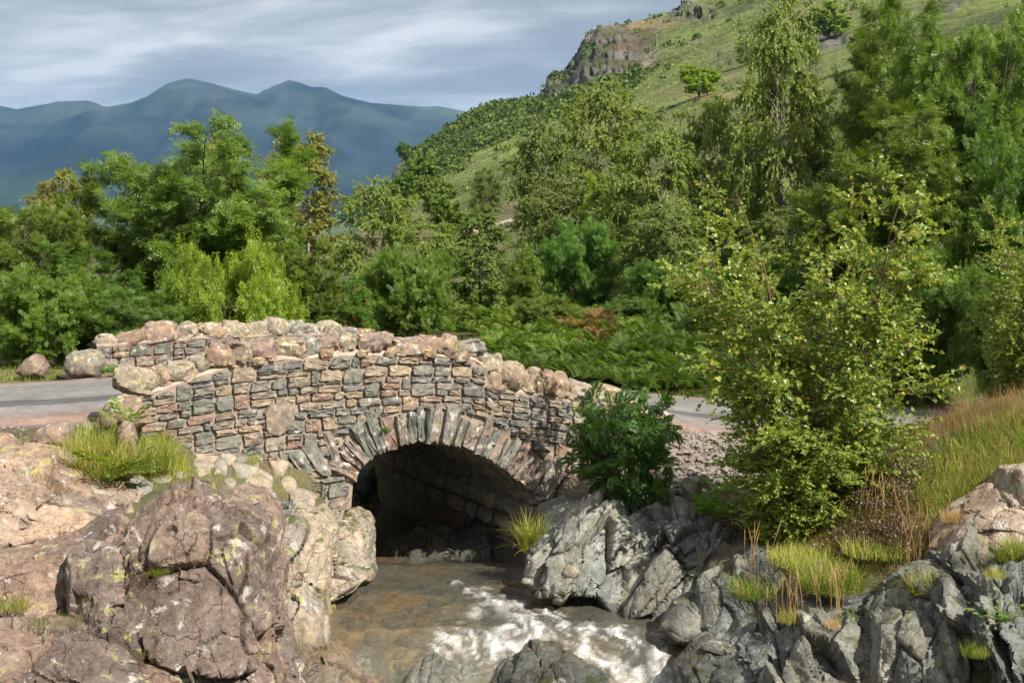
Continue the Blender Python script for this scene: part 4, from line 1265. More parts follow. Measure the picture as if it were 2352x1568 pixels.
polys = [p for p in polys if not inside(big.mean(0) + (p.mean(0) - big.mean(0)) / 0.82, big)]
polys.sort(key=lambda p: -np.ptp(p[:, 0]) * np.ptp(p[:, 1]))
polys.insert(0, big)
n_parts = 0
for k, p in enumerate(polys):
    thin = np.ptp(p[:, 1]) < 0.05
    prou = 0.055 if k == 0 else (rng.uniform(0.004, 0.02) if thin else rng.uniform(0.012, 0.034))
    V, T = stone_mesh(p, 0.14, prou)
    if k < 255:
        put_stone('stone', V, T, M_STONE)
    else:
        BEVEL_STUFF.add(V, T)

# arch ring: thin slabs on edge, uneven in length and how far they stand out
dl = np.r_[0, np.cumsum(np.linalg.norm(np.diff(ARC, axis=0), axis=1))]
t = 0.0
r5 = np.random.default_rng(8)
while t < dl[-1] - 0.03:
    w = r5.choice([0.045, 0.075, 0.10, 0.12, 0.155]) * r5.uniform(0.85, 1.15)
    if dl[-1] - t - w < 0.06:
        w = dl[-1] - t
    g = 0.006
    q = []
    Lk = VL * r5.uniform(0.72, 1.2)
    lean = r5.normal(0, 0.012)
    for tt, dd in ((t + g, -0.01 + r5.normal(0, 0.012)), (t + w / 2, r5.normal(-0.008, 0.01)), (t + w - g, -0.01 + r5.normal(0, 0.012)), (t + w - g, Lk * 0.5), (t + w - g * 2, Lk * r5.uniform(0.94, 1)), (t + w / 2, Lk), (t + g * 2, Lk * r5.uniform(0.94, 1)), (t + g, Lk * 0.5)):
        tt = min(max(tt, 0), dl[-1])
        b = np.array([np.interp(tt, dl, ARC[:, 0]), np.interp(tt, dl, ARC[:, 1])])
        n = np.array([np.interp(tt, dl, arc_n[:, 0]), np.interp(tt, dl, arc_n[:, 1])])
        q.append(b + n / np.linalg.norm(n) * dd + (lean * dd / Lk, 0))
    V, T = stone_mesh(q, 0.45, r5.uniform(0.02, 0.07), rough=0.02)
    put_stone('arch_stone', V, T, M_ARCH)
    t += w
# pier stones under the left foot of the ring
for p in skyline_stones(face_s(735), face_s(806), lambda S: S * 0 + face_z(770, 1260), lambda S: S * 0 + face_z(790, 1092), lambda S: S * 0, 1.15, 29):
    V, T = stone_mesh(p, 0.16, rng.uniform(0.012, 0.04))
    put_stone('pier_stone', V, T, M_STONE)
# skewback slabs leaning at both feet of the ring
for pts in ([(690, 1020), (716, 1005), (762, 1085), (742, 1092), (718, 1075)], [(1246, 1090), (1276, 1040), (1300, 1050), (1296, 1090), (1262, 1140), (1246, 1148)], [(738, 992), (758, 985), (790, 1070), (770, 1085)], [(655, 1040), (690, 1030), (722, 1085), (690, 1090)]):
    q = [(face_s(x), face_z(x, y)) for x, y in pts][::-1]
    V, T = stone_mesh(q, 0.3, 0.05, rough=0.02)
    put_stone('arch_stone', V, T, M_ARCH)

# mortar core of the near wall: front, back and top, with the arch hole left open
WT = 0.46


def core(org, s0, s1, topz, botz, thick, name, mat, cap=0.05, n=170, recess=0.016):
    S = np.linspace(s0, s1, n)
    mb = MB()
    tz, bz = topz(S), botz(S)
    p = np.stack([S * 2.2, S * 0, S * 0], 1)
    wob = 0.022 * fbm(p * 4, 3, 77)
    K = 6
    prof = [(-recess, None, 0)] + [(-recess - 0.005, 0, 1)]
    rows = []
    for f in np.linspace(0, 1, 14):
        zz = bz + (tz - bz) * f
        nn = -recess + 0.014 * fbm(np.stack([S * 9, zz * 9, S * 0], 1), 3, 5)
        rows.append(facept(S, nn, zz, org))
    for n_, dz in ((-0.006, 0.012), (-0.03, 0.034), (-0.12, cap), (-thick * 0.5, cap * 1.25), (-thick + 0.1, cap), (-thick, 0.0)):
        rows.append(facept(S, n_ + wob, tz + dz + wob, org))
    rows.append(facept(S, -thick, bz, org))
    mb.add(np.concatenate(rows[:14]), grid_tris(14, n)[:, ::-1])
    mb.add(np.concatenate(rows[-2:]), grid_tris(2, n)[:, ::-1])
    mc = MB()
    mc.add(np.concatenate(rows[13:-1]), grid_tris(len(rows) - 14, n)[:, ::-1])
    return mb, mc


def hole_top(S):
    o = ARC[np.argsort(ARC[:, 0])]
    e = np.interp(S, o[:, 0], o[:, 1], left=-9, right=-9)
    b = np.interp(S, BOT[:, 0], BOT[:, 1]) - 0.25
    return np.where(e > -5, np.maximum(e + 0.06, b), b)


near_core = core(FO, S_L - 0.05, S_R, topf, hole_top, WT, 'mortar', M_MORTAR, cap=0.075)
for mb_, nm_, mt_ in ((near_core[0], 'wall_core', M_JOINT), (near_core[1], 'mortar_cap', M_MORTAR)):
    mb_.obj(nm_, mt_, bridge).location = -BL

# barrel of the arch, running back and to the left under the road
AX = np.array([-FN[0], -FN[1]])
nb_ = 26
Bv = []
for k, d in enumerate(np.linspace(0.02, 4.35, nb_)):
    wz = 0.0 if k == 0 else 1.0
    H = HOLE.copy()
    pp = facept(H[:, 0], np.full(len(H), -d), H[:, 1])
    f1, f2, ci = worley(pp * [3.2, 3.2, 4.5], 3)
    dis = ((ci - 0.5) * 0.09 - 0.05 * np.exp(-((f2 - f1) / 0.1) ** 2) + 0.03 * fbm(pp * 5, 3, 2)) * wz
    nn = unit(np.stack([-np.gradient(H[:, 1]), np.gradient(H[:, 0])], 1))
    H = H + nn * (0.035 + dis)[:, None]
    Bv.append(facept(H[:, 0], np.full(len(H), -d), H[:, 1]))
mb = MB()
mb.add(np.concatenate(Bv), grid_tris(nb_, len(HOLE)))
ob = mb.obj('arch_barrel', M_DARK, bridge)
ob.location = -BL
# big stones of the right abutment seen inside the arch
sA = HOLE[-1, 0]
r6 = np.random.default_rng(3)
zrow = -1.75
while zrow < face_z(1243, 1150) - 0.02:
    hgt = r6.uniform(0.2, 0.34)
    d = 0.1 + r6.uniform(0, 0.2)
    while d < 4.1:
        w = r6.uniform(0.3, 0.62)
        # stone on the side wall: outline in (depth, z)
        P = np.array([(d + .02, zrow + .015), (d + w / 2, zrow + r6.uniform(0, .03)), (d + w - .02, zrow + .015), (d + w - .015, zrow + hgt * .55), (d + w - .05, zrow + hgt - .02), (d + w * .5, zrow + hgt), (d + .05, zrow + hgt - .03), (d + .012, zrow + hgt * .5)])
        Q2 = np.roll(P, -1, 0)
        P = np.stack([P * .8 + Q2 * .2, P * .2 + Q2 * .8], 1).reshape(-1, 2)
        n = len(P)
        c = P.mean(0)
        rings = []
        for f, y in ((1, 0.12), (1, 0.0), (0.86, -0.05), (0.5, -0.085)):
            q = c + (P - c) * f
            rings.append(facept(sA + y + r6.normal(0, 0.008, n) - 0.02, -q[:, 0], q[:, 1]))
        V = np.concatenate(rings + [facept(sA - 0.11, -c[0], c[1])[None]])
        i = np.arange(n)
        j = (i + 1) % n
        T = []
        for rr_ in range(3):
            a, b = rr_ * n, (rr_ + 1) * n
            T += [np.stack([a + i, b + j, a + j], 1), np.stack([a + i, b + i, b + j], 1)]
        T.append(np.stack([3 * n + i, np.full(n, 4 * n), 3 * n + j], 1))
        put_stone('abutment_stone', V, np.concatenate(T), M_DARK)
        d += w
    zrow += hgt

# far parapet: its inner face shows above the road at the left
FAR = FO - FN * 4.28


def far_s(px):
    k = (px - CX) / F
    return (k * FAR[1] - FAR[0]) / (FT[0] - k * FT[1])


def far_z(px, py):
    return CZ - (py - HY) / F * (FAR[1] + FT[1] * far_s(px))


FTOP = np.array([(far_s(x), far_z(x, y)) for x, y in [(225, 797), (300, 793), (363, 786), (425, 781), (535, 776), (632, 772), (754, 772), (850, 778), (1000, 800), (1100, 830)]])
ftopf = lambda S: np.interp(S, FTOP[:, 0], FTOP[:, 1])
fbotf = lambda S: np.interp(S, [0, 1.5, 3, 4.5, 6], [0.05, 0.16, 0.3, 0.2, -0.1])
fs0, fs1 = far_s(232), far_s(1090)
_fo = FO


def far_poly_stone(p, k):
    V, T = stone_mesh(p, 0.12, rng.uniform(0.01, 0.035), FAR)
    return V, T


fp = skyline_stones(fs0, far_s(800), fbotf, ftopf, lambda S: 0.5 * (ftopf(S) - 0.4), 1.05, 19)
for p in fp:
    V, T = far_poly_stone(p, 0)
    put_stone('parapet_stone', V, T, M_STONE)
fc = core(FAR, fs0 - 0.05, fs1, ftopf, lambda S: fbotf(S) - 0.6, 0.42, 'mortar', M_EARTHMORTAR, cap=0.06, n=120)
for mb_, nm_, mt_ in ((fc[0], 'parapet_core', M_EARTHMORTAR), (fc[1], 'mortar_cap', M_JOINT)):
    mb_.obj(nm_, mt_, bridge).location = -BL
if BEVEL_STUFF.n:
    ob = BEVEL_STUFF.obj('small_stones', M_STONE, bridge)
    ob.location = -BL
    ob['kind'] = 'stuff'

# solid fill of the bridge between the parapets, under the road
S = np.linspace(0.1, 5.9, 60)
rows = []
rz = np.interp(FO[0] + FT[0] * S - FN[0] * 2.1, ROADD[:, 0], ROADD[:, 2])
ht = hole_top(S)
for n_, zz in ((-WT + 0.01, ht), (-WT + 0.01, rz - 0.04), (-4.28 + 0.01, rz - 0.04), (-4.28 - 0.4, rz - 0.05), (-4.28 - 0.4, ht)):
    rows.append(facept(S, n_, zz))
mb = MB()
mb.add(np.concatenate(rows), grid_tris(len(rows), len(S))[:, ::-1])
ob = mb.obj('bridge_fill', M_EARTHMORTAR, bridge)
ob.location = -BL

# coping boulders: picture position, width, height
NEAR_COPE = [(313, 876, 94, 62), (372, 866, 58, 50), (411, 851, 82, 48), (457, 836, 58, 46), (502, 820, 70, 54), (552, 814, 58, 58), (598, 803, 70, 50), (594, 829, 28, 18), (663, 800, 76, 46), (713, 796, 52, 46), (750, 812, 28, 22), (750, 790, 46, 40), (794, 786, 50, 44), (844, 790, 60, 50), (832, 812, 26, 16), (881, 780, 40, 36), (900, 808, 34, 18),
             (940, 797, 80, 42), (987, 812, 28, 24), (988, 792, 62, 42), (1027, 794, 50, 50), (1076, 799, 66, 36), (1060, 820, 36, 20), (1104, 820, 44, 30), (1126, 838, 54, 44), (1139, 874, 56, 62), (1172, 864, 62, 64), (1205, 878, 48, 54), (1224, 858, 40, 28), (1233, 892, 34, 36), (1256, 882, 44, 56), (1281, 884, 46, 60), (1326, 904, 74, 56), (1356, 926, 46, 48), (1398, 915, 84, 52), (1456, 932, 48, 30), (1432, 938, 30, 18)]
FAR_COPE = [(244, 785, 54, 34), (300, 778, 76, 40), (363, 765, 82, 48), (425, 763, 54, 40), (478, 762, 68, 38), (535, 759, 64, 40), (588, 756, 50, 34), (633, 754, 58, 46), (679, 756, 44, 40), (711, 760, 44, 34), (754, 758, 56, 36), (800, 766, 44, 26), (838, 768, 44, 26), (880, 778, 50, 26)]
cr = np.random.default_rng(21)


def coping(px, py, w, h, org, isnear):
    s = face_s(px) if isnear else far_s(px)
    Y = (org[1] + FT[1] * s) + (0.14 if min(w, h) > 25 else -0.02)
    k = Y / F
    d, Q = cube_sphere(10)
    sd = int(cr.integers(1, 9999))
    sx, sz = w * k / 2 * 1.06, h * k / 2 * 1.06
    sy = min(0.24, max(0.6 * sx, sz) * cr.uniform(0.9, 1.2)) if min(w, h) > 25 else min(sx, sz) * 0.8
    e = cr.uniform(0.6, 0.85)
    B = np.sign(d) * np.abs(d) ** e
    B = B / np.max(np.abs(B), axis=0)
    g_, ci, tl = worley(d * 1.25 + sd, sd, True)
    B = B * (1 + 0.15 * fbm(d * 1.3 + sd, 2, sd) + 0.10 * ci + 0.27 * tl + 0.06 * fbm(d * 4 + sd, 3, sd))[:, None]
    V = B * [sx, sy, sz]
    a = cr.normal(0, 0.16)
    V = V @ rotm(0, a, 0).T
    # turn with the wall
    V = np.stack([V[:, 0] * 0.96 - V[:, 1] * 0.3, V[:, 0] * 0.3 + V[:, 1] * 0.96, V[:, 2]], 1)
    c = W(px, py, Y)
    o = add_obj('coping_stone', make_mesh('coping_stone', V, Q, True, None, 27), M_COPE, bridge, c - BL)
    return o


for a in NEAR_COPE:
    coping(*a, FO, True)
for a in FAR_COPE:
    coping(*a, FAR, False)

# rocks just upstream, seen dark through the arch
rock('bank_rock', 'dark rock in the shadow behind the arch at its left side', [(770, 1320), (775, 1180), (800, 1080), (860, 1060), (930, 1100), (960, 1320)], 21.0, 0.9, 36, 'boulder', M_GREY, 161, lean=0.2)
rock('bank_rock', 'dark wet bedrock along the water inside the arch', [(870, 1330), (900, 1240), (980, 1200), (1060, 1215), (1150, 1195), (1230, 1215), (1262, 1290), (1255, 1340)], 17.6, 0.5, 48, 'slate', M_GREY, 163, lean=0.2, amp=0.8)
rock('bank_rock', 'dark stone ledge at the right foot of the arch', [(1225, 1230), (1240, 1170), (1300, 1150), (1380, 1165), (1420, 1200), (1400, 1290), (1240, 1290)], 16.1, 0.4, 40, 'boulder', M_GREY, 166, lean=0.3)


# ------------------------------------------------------------------ plants
def tmpl(polys):
    """polys: list of vertex lists, each a triangle fan"""
    V, T = [], []
    for p in polys:
        b = len(V)
        V += list(p)
        T += [(b, b + k, b + k + 1) for k in range(1, len(p) - 1)]
    return np.array(V, float), np.array(T, int)


def leaflet(base, ang, L, w, droop=0.0):
    d = np.array([math.sin(ang), math.cos(ang), -droop])
    s = np.array([math.cos(ang), -math.sin(ang), 0]) * w
    b = np.array(base, float)
    return [b, b + d * L * 0.5 + s, b + d * L, b + d * L * 0.5 - s]


def pinnate(pairs=5, L=0.42, w=0.085):
    P = []
    for k in range(pairs):
        t = 0.22 + 0.62 * k / (pairs - 1)
        l = L * (1 - 0.3 * abs(t - 0.5))
        z = -0.18 * t * t
        P.append(leaflet((0, t, z), 1.0, l, w, 0.15))
        P.append(leaflet((0, t, z), -1.0, l, w, 0.15))
    P.append(leaflet((0, 0.9, -0.16), 0.0, L * 0.8, w, 0.3))
    return tmpl(P)


def pinnate_fine(pairs=4, L=0.5, w=0.15):
    P = []
    for k in range(pairs):
        t = 0.2 + 0.62 * k / (pairs - 1)
        for sg in (1, -1):
            q = leaflet((0, t, -0.18 * t * t), sg * 1.0, L * (1 - 0.3 * abs(t - 0.5)), w, 0.15)
            P.append([q[0], q[1], q[2]])
    q = leaflet((0, 0.85, -0.14), 0.0, L * 0.8, w, 0.3)
    P.append([q[1] * 0.7 + q[0] * 0.3, q[2], q[3]])
    return tmpl(P)


PIN5, PIN4, PIN3 = pinnate(5), pinnate_fine(), pinnate_fine(3, 0.55, 0.17)
PINBIG = pinnate(6, 0.40, 0.085)
BIRCHLEAF = tmpl([[(0, 0, 0), (0.36, 0.42, 0.06), (0, 1, -0.1), (-0.36, 0.42, 0.06)]])
HEART = tmpl([[(0, 0.0, 0), (0.26, -0.03, 0.03), (0.45, 0.26, 0.09), (0.26, 0.62, 0.04), (0, 1.0, -0.1)], [(0, 0.0, 0), (0, 1.0, -0.1), (-0.26, 0.62, 0.04), (-0.45, 0.26, 0.09), (-0.26, -0.03, 0.03)]])
TWIG = (np.array([(0.5, 0, 0), (-0.25, 0, 0.43), (-0.25, 0, -0.43), (0, 1, 0)], float), np.array([(0, 1, 3), (1, 2, 3), (2, 0, 3)]))


def fern_frond(pairs=10):
    P = []
    for k in range(pairs):
        t = 0.18 + 0.8 * k / (pairs - 1)
        l = 0.36 * (1 - (t - 0.18) / 0.86) ** 0.75 + 0.02
        z = 0.55 * t - 0.62 * t * t
        y = t * (1 - 0.12 * t)
        for sg in (1, -1):
            P.append(leaflet((0, y, z), sg * 1.15, l, 0.030 + 0.01 * (1 - t), 0.2))
    return tmpl(P)


FROND = fern_frond()


def grass_blade(bend):
    ys = [0, 0.4, 0.75, 1.0]
    V = []
    for t in ys:
        w = 0.5 * (1 - t ** 1.5)
        V += [(-w, t * (1 - 0.25 * bend * t), bend * t * t), (w, t * (1 - 0.25 * bend * t), bend * t * t)]
    V = V[:6] + [(0, 1 - 0.25 * bend, bend)]
    return np.array(V, float), np.array([(0, 1, 3), (0, 3, 2), (2, 3, 5), (2, 5, 4), (4, 5, 6)])


BLADES = [grass_blade(b) for b in (0.15, 0.4, 0.75)]


def blades(pos, h, width, lean=0.35, r=rng, wind=(0.1, 0.0)):
    """grass blades at pos; width is absolute, so the template is squeezed across"""
    mb = MB()
    n = len(pos)
    h = np.broadcast_to(h, n) * r.uniform(0.55, 1.15, n)
    az = r.uniform(0, 2 * np.pi, n)
    out = np.stack([np.cos(az), np.sin(az), np.zeros(n)], 1)
    D = unit(np.array([0, 0, 1.0]) + out * np.abs(r.normal(0, lean, n))[:, None] + np.array([*wind, 0]))
    which = r.integers(0, 3, n)
    for k in range(3):
        m = which == k
        if not m.any():
            continue
        tv, tt = BLADES[k]
        Dk, Uk, hk = D[m], -out[m] + 1e-3, h[m]
        X = unit(np.cross(Dk, Uk))
        Z = np.cross(X, Dk)
        V = pos[m][:, None] + tv[None, :, 0:1] * width * X[:, None] * np.clip(hk / 0.2, 0.5, 1.6)[:, None, None] + hk[:, None, None] * (tv[None, :, 1:2] * Dk[:, None] - tv[None, :, 2:3] * Z[:, None])
        T = tt[None] + (np.arange(m.sum()) * len(tv))[:, None, None]
        mb.add(V.reshape(-1, 3), T.reshape(-1, 3))
    return mb


def grow(kind, H, Wd, seed, stems=4, nbr=14, ntw=10, nlf=8, leaf=0.14, shape=None, tmplt=PIN5, droop=0.0, twl=0.3, up=0.45, base_r=0.05, spread=0.22, low=0.12, lsz=0.25, own=0.0, hvar=0.2):
    """wood and leaf meshes of one tree standing at the origin"""
    r = np.random.default_rng(seed)
    wood, leaves = MB(), MB()
    shape = shape or (lambda h: np.interp(h, [0, 0.12, 0.4, 0.7, 0.9, 1.0], [0.45, 0.8, 1.0, 0.85, 0.5, 0.12]))
    ts, td = [], []
    for k in range(stems):
        az = 2 * np.pi * (k + r.random() * 0.6) / stems
        top = H * (r.uniform(0.98 - hvar, 0.97) if k else 0.98)
        rad = Wd * spread * r.uniform(0.6, 1.2) * (0 if stems == 1 else 1)
        t = np.linspace(0, 1, 9)
        path = np.stack([np.cos(az) * rad * t ** 1.2, np.sin(az) * rad * t ** 1.2, top * t], 1)
        path[1:, :2] += np.cumsum(r.normal(0, 0.018 * H ** 0.5, (8, 2)), 0) * 0.7
        rr = base_r * (1 - t) ** 0.8 / (1 if stems == 1 else 1.5) + 0.004
        wood.add(*tube(path, rr, 6))
        for j in range(nbr):
            u = low + (0.99 - low) * (j + r.random()) / nbr
            p0 = np.array([np.interp(u, t, path[:, c]) for c in range(3)])
            a = az * (stems > 1) + j * 2.4 + r.normal(0, 0.4)
            if stems > 1 and r.random() < 0.4:
                a = az + r.normal(0, 1.0)
            env = Wd / 2 * float(shape(p0[2] / H)) * r.uniform(0.62, 1.08)
            o = np.array([np.cos(a), np.sin(a)])
            # run out to the crown's edge from where the branch starts, or to the stem's own small crown
            b = p0[:2] @ o
            Lh = max(0.12, -b + math.sqrt(max(b * b - p0[:2] @ p0[:2] + env * env, 0.01)))
            if own:
                Lh = max(0.1, Wd / 2 * own * float(shape(u)) * r.uniform(0.5, 1.25))
            rise = Lh * r.uniform(up * 0.6, up * 1.5)
            tt = np.linspace(0, 1, 6)
            bp = p0 + np.stack([o[0] * Lh * tt, o[1] * Lh * tt, rise * tt ** 0.8 - droop * Lh * tt ** 2.2], 1)
            bp[1:] += np.cumsum(r.normal(0, 0.015, (5, 3)), 0)
            bp[:, 2] = np.minimum(bp[:, 2], H * 1.0)
            bp[:, 2] = np.maximum(bp[:, 2], 0.08)
            wood.add(*tube(bp, np.linspace(0.35, 0.12, 6) * base_r * (1.15 - u) + 0.003, 4))
            n = max(4, int(ntw * (0.5 + Lh / (Wd * 0.45))))
            uu = r.uniform(0.18, 1.0, n) ** 0.75
            s = np.stack([np.interp(uu, tt, bp[:, c]) for c in range(3)], 1)
            bd = unit((bp[-1] - bp[0])[None])
            rd_ = r.normal(0, 1, (n, 3))
            dd = unit(bd * 0.8 + rd_ * 0.55 + np.array([0, 0, 0.25 - droop * 0.9]))
            ts.append(s)
            td.append(dd * (twl * r.uniform(0.5, 1.25, n))[:, None])
    ts, td = np.concatenate(ts), np.concatenate(td)
    n = len(ts)
    wood.add(*scatter(np.stack([TWIG[0][:, 0] * 0.02, TWIG[0][:, 1], TWIG[0][:, 2] * 0.02], 1), TWIG[1], ts, td, np.array([[0.3, 0.2, 1.0]]) + 0 * td, np.linalg.norm(td, axis=1)))
    f = (np.tile(np.arange(nlf), n) + r.random(n * nlf)) / nlf
    i = np.repeat(np.arange(n), nlf)
    pos = ts[i] + td[i] * (0.15 + 0.9 * f)[:, None]
    pos[:, 2] -= droop * 0.5 * twl * f ** 2
    D = unit(unit(td[i]) * 0.7 + r.normal(0, 0.6, (len(i), 3)) + np.array([0, 0, -0.15 - droop]))
    rad_ = unit(pos * [1, 1, 0.0] + 1e-6)
    U = unit(np.array([0, 0, 1.0]) + r.normal(0, lsz * 2.2, (len(i), 3)) + rad_ * 0.7)
    leaves.add(*scatter(*tmplt, pos, D, U, leaf * r.uniform(0.5, 1.3, len(i))))
    return wood.mesh(kind + '_wood'), leaves.mesh(kind + '_leaves', smooth=False), H, Wd


cone = lambda h: np.interp(h, [0, 0.1, 0.35, 0.6, 0.85, 1.0], [0.4, 0.75, 1.0, 0.8, 0.42, 0.1])
slim = lambda h: np.interp(h, [0, 0.15, 0.4, 0.7, 0.9, 1.0], [0.5, 0.85, 1.0, 0.8, 0.45, 0.12])
PROTO = {
    'rowan': grow('rowan', 4.6, 4.2, 1, stems=9, nbr=20, ntw=18, own=0.5, spread=0.34, hvar=0.38, nlf=15, leaf=0.118, base_r=0.045, up=0.55, tmplt=PIN3, low=0.03, lsz=0.22),
    'rowan_tall': grow('rowan_tall', 5.2, 3.0, 2, stems=7, nbr=22, ntw=17, own=0.55, spread=0.3, hvar=0.4, nlf=15, leaf=0.118, base_r=0.045, up=0.6, tmplt=PIN3, low=0.03, lsz=0.22),
    'rowan_slim': grow('rowan_slim', 3.0, 1.5, 3, stems=2, nbr=30, ntw=10, nlf=9, leaf=0.13, shape=cone, base_r=0.03, up=0.7, twl=0.22, tmplt=PIN4, low=0.03),
    'rowan_bush': grow('rowan_bush', 2.0, 2.4, 4, stems=8, nbr=14, ntw=11, nlf=12, leaf=0.10, base_r=0.02, up=0.5, tmplt=PIN3, twl=0.25, low=0.03),
    'birch': grow('birch', 5.6, 3.6, 5, stems=2, nbr=44, ntw=22, nlf=26, leaf=0.078, tmplt=BIRCHLEAF, droop=0.5, twl=0.42, up=0.75, base_r=0.055, spread=0.16, low=0.04),
    'birch_wide': grow('birch_wide', 5.0, 4.2, 6, stems=3, nbr=32, ntw=22, nlf=26, leaf=0.08, tmplt=BIRCHLEAF, droop=0.45, twl=0.42, up=0.8, base_r=0.055, spread=0.2, low=0.04),
    'birch_slim': grow('birch_slim', 5.0, 2.0, 7, stems=1, nbr=64, ntw=18, nlf=24, leaf=0.074, tmplt=BIRCHLEAF, droop=0.4, twl=0.34, up=0.8, base_r=0.05, shape=slim, low=0.04),
    'far_tree': grow('far_tree', 4.0, 4.0, 8, stems=4, nbr=16, ntw=10, nlf=9, leaf=0.26, tmplt=BIRCHLEAF, twl=0.35, base_r=0.08, low=0.12),
}
WOODM = {'rowan': M_BARK, 'rowan_tall': M_BARK, 'rowan_slim': M_BARK, 'rowan_bush': M_BARK, 'birch': M_BIRCHBARK, 'birch_wide': M_BIRCHBARK, 'birch_slim': M_BIRCHBARK, 'far_tree': M_BARK}


def tree(proto, label, x0, x1, ytop, Y, lmat, name='tree', cat='tree', group=None, rot=None, base=None, wmat=None, widen=1.0, sink=0.05):
    wm, lm, H, Wd = PROTO[proto]
    px = (x0 + x1) / 2
    if base is None:
        X = (px - CX) / F * Y
        zb = float(gz(np.array([X]), np.array([Y]))[0]) - sink
        b = np.array([X, Y, zb])
    else:
        b = np.asarray(base)
        Y = b[1]
    h = CZ - (ytop - HY) / F * Y - b[2]
    w = (x1 - x0) / F * Y * widen
    root = empty(name, tuple(b), label, cat, group)
    root.rotation_euler = (0, 0, rot if rot is not None else random.uniform(0, 6.28))
    root.scale = (w / Wd, w / Wd, h / H)
    for nm, me, mt in (('trunk', wm, wmat or WOODM[proto]), ('crown', lm, lmat)):
        if not me.materials:
            me.materials.append(mt)
        o = bpy.data.objects.new(nm, me)
        COL.objects.link(o)
        o.parent = root
        o.material_slots[0].link = 'OBJECT'
        o.material_slots[0].material = mt
    return root


# left of the stream
tree('rowan', 'tall broad rowan tree with dense green crown behind the left road', 195, 690, 285, 26, L_ROWAN, 'rowan_tree', rot=0.6, widen=1.3)
tree('rowan', 'green ash-like tree cut by the left picture edge', -130, 200, 410, 24, L_ROWAN, 'rowan_tree', rot=2.4, widen=1.3)
tree('rowan_tall', 'dark green tree low in the gap between the left edge tree and the tall rowan', 60, 330, 560, 22.5, L_ROWAN2, 'rowan_tree', rot=4.0)
tree('birch_wide', 'golden birch peeping over the left trees against the mountain', 60, 230, 400, 46, L_GOLD, 'birch_tree', rot=1.0)
tree('birch', 'brownish birch top rising just behind the tall rowan', 420, 560, 308, 42, L_GOLD, 'birch_tree', rot=3.0)
tree('birch_slim', 'tall golden-olive birch against the blue mountain, right of the tall rowan', 632, 788, 315, 40, L_GOLD, 'birch_tree', rot=0.3, widen=1.05)
tree('birch', 'thin sparse birch between the tall rowan and the golden birch', 590, 670, 352, 46, L_GOLD, 'birch_tree', rot=5.0)
tree('birch', 'rounded olive birch with pale trunk in the centre left', 765, 965, 412, 35, L_BIRCH, 'birch_tree', rot=2.0)
tree('rowan_bush', 'bright yellow-green rowan bush just behind the bridge parapet', 395, 680, 600, 22.5, L_YELLOW, 'rowan_bush', cat='bush', rot=0.4)
tree('rowan_tall', 'dark green rowan behind the right end of the far parapet', 620, 800, 555, 25.5, L_ROWAN, 'rowan_tree', rot=5.5)
tree('rowan_bush', 'dark rowan bush low behind the left end of the far parapet', 180, 450, 690, 21.8, L_ROWAN2, 'rowan_bush', cat='bush', rot=2.1)
BERRY = tree('rowan_slim', 'small rowan with red berry clusters behind the bridge', 772, 858, 645, 24.5, L_ROWAN2, 'rowan_tree', rot=1.0, widen=1.2)
tree('rowan_bush', 'round mid-green bush right of the berry rowan', 835, 1045, 590, 27, L_ROWAN, 'rowan_bush', cat='bush', rot=3.3)
tree('birch_slim', 'slender olive birch with reddish trunk above the bridge crown', 1030, 1170, 478, 29.5, L_OLIVE, 'birch_tree', rot=1.5, wmat=M_REDTWIG)
tree('rowan_slim', 'narrow upright green rowan right of the slender birch', 1155, 1255, 572, 28, L_ROWAN, 'rowan_tree', rot=0.9)
tree('rowan_bush', 'grey-green feathery bush in the middle distance right of centre', 1235, 1430, 530, 30, L_ROWAN2, 'rowan_bush', cat='bush', rot=4.6)
tree('rowan_slim', 'bright lime-green young rowan among the dark birches', 1325, 1440, 415, 37, L_YELLOW, 'rowan_tree', rot=2.5)
tree('birch_wide', 'dark olive birch with drooping crown, left of the tallest centre birch', 1150, 1345, 300, 44, L_OLIVE, 'birch_tree', rot=0.2)
tree('birch', 'large birch with pale lit top rising above the hill shoulder at centre', 1270, 1500, 190, 46, L_BIRCH, 'birch_tree', rot=1.9)
tree('birch', 'wide drooping birch in front of the hillside right of centre', 1390, 1610, 280, 33, L_BIRCH, 'birch_tree', rot=4.4)
tree('birch_wide', 'broad olive birch behind the near birch bush', 1540, 1770, 245, 35, L_BIRCH, 'birch_tree', rot=3.9)
tree('birch', 'shaded drooping birch reaching down to the bracken path', 1420, 1650, 470, 29, L_OLIVE, 'birch_tree', rot=5.9)
tree('birch', 'very tall birch reaching the top of the picture right of centre', 1665, 1915, -5, 33, L_BIRCH, 'birch_tree', rot=2.9)
tree('birch', 'low birch between the tall birch and the right rowans', 1700, 1910, 480, 28, L_OLIVE, 'birch_tree', rot=0.8)
tree('rowan_tall', 'dark green rowan with spiky lit tips behind the near birch', 1850, 2210, 235, 22.5, L_ROWAN, 'rowan_tree', rot=1.2, widen=1.15)
tree('rowan_tall', 'tall bright green ash reaching the top edge at the right', 1890, 2200, 30, 31, L_ROWAN, 'rowan_tree', rot=4.2)
tree('rowan', 'big leafy ash filling the upper right', 2060, 2420, -40, 28, L_ROWAN, 'rowan_tree', rot=2.2, widen=1.25)
tree('rowan', 'dark tree at the right edge behind the grassy bank', 2200, 2560, 250, 22, L_ROWAN2, 'rowan_tree', rot=5.2)
tree('rowan_bush', 'shaded rowan bush under the right-hand trees', 1960, 2260, 600, 21, L_ROWAN2, 'rowan_bush', cat='bush', rot=1.7)
tree('rowan_bush', 'dark bush low at the right picture edge behind the bank', 2200, 2480, 640, 19.5, L_ROWAN2, 'rowan_bush', cat='bush', rot=0.1)
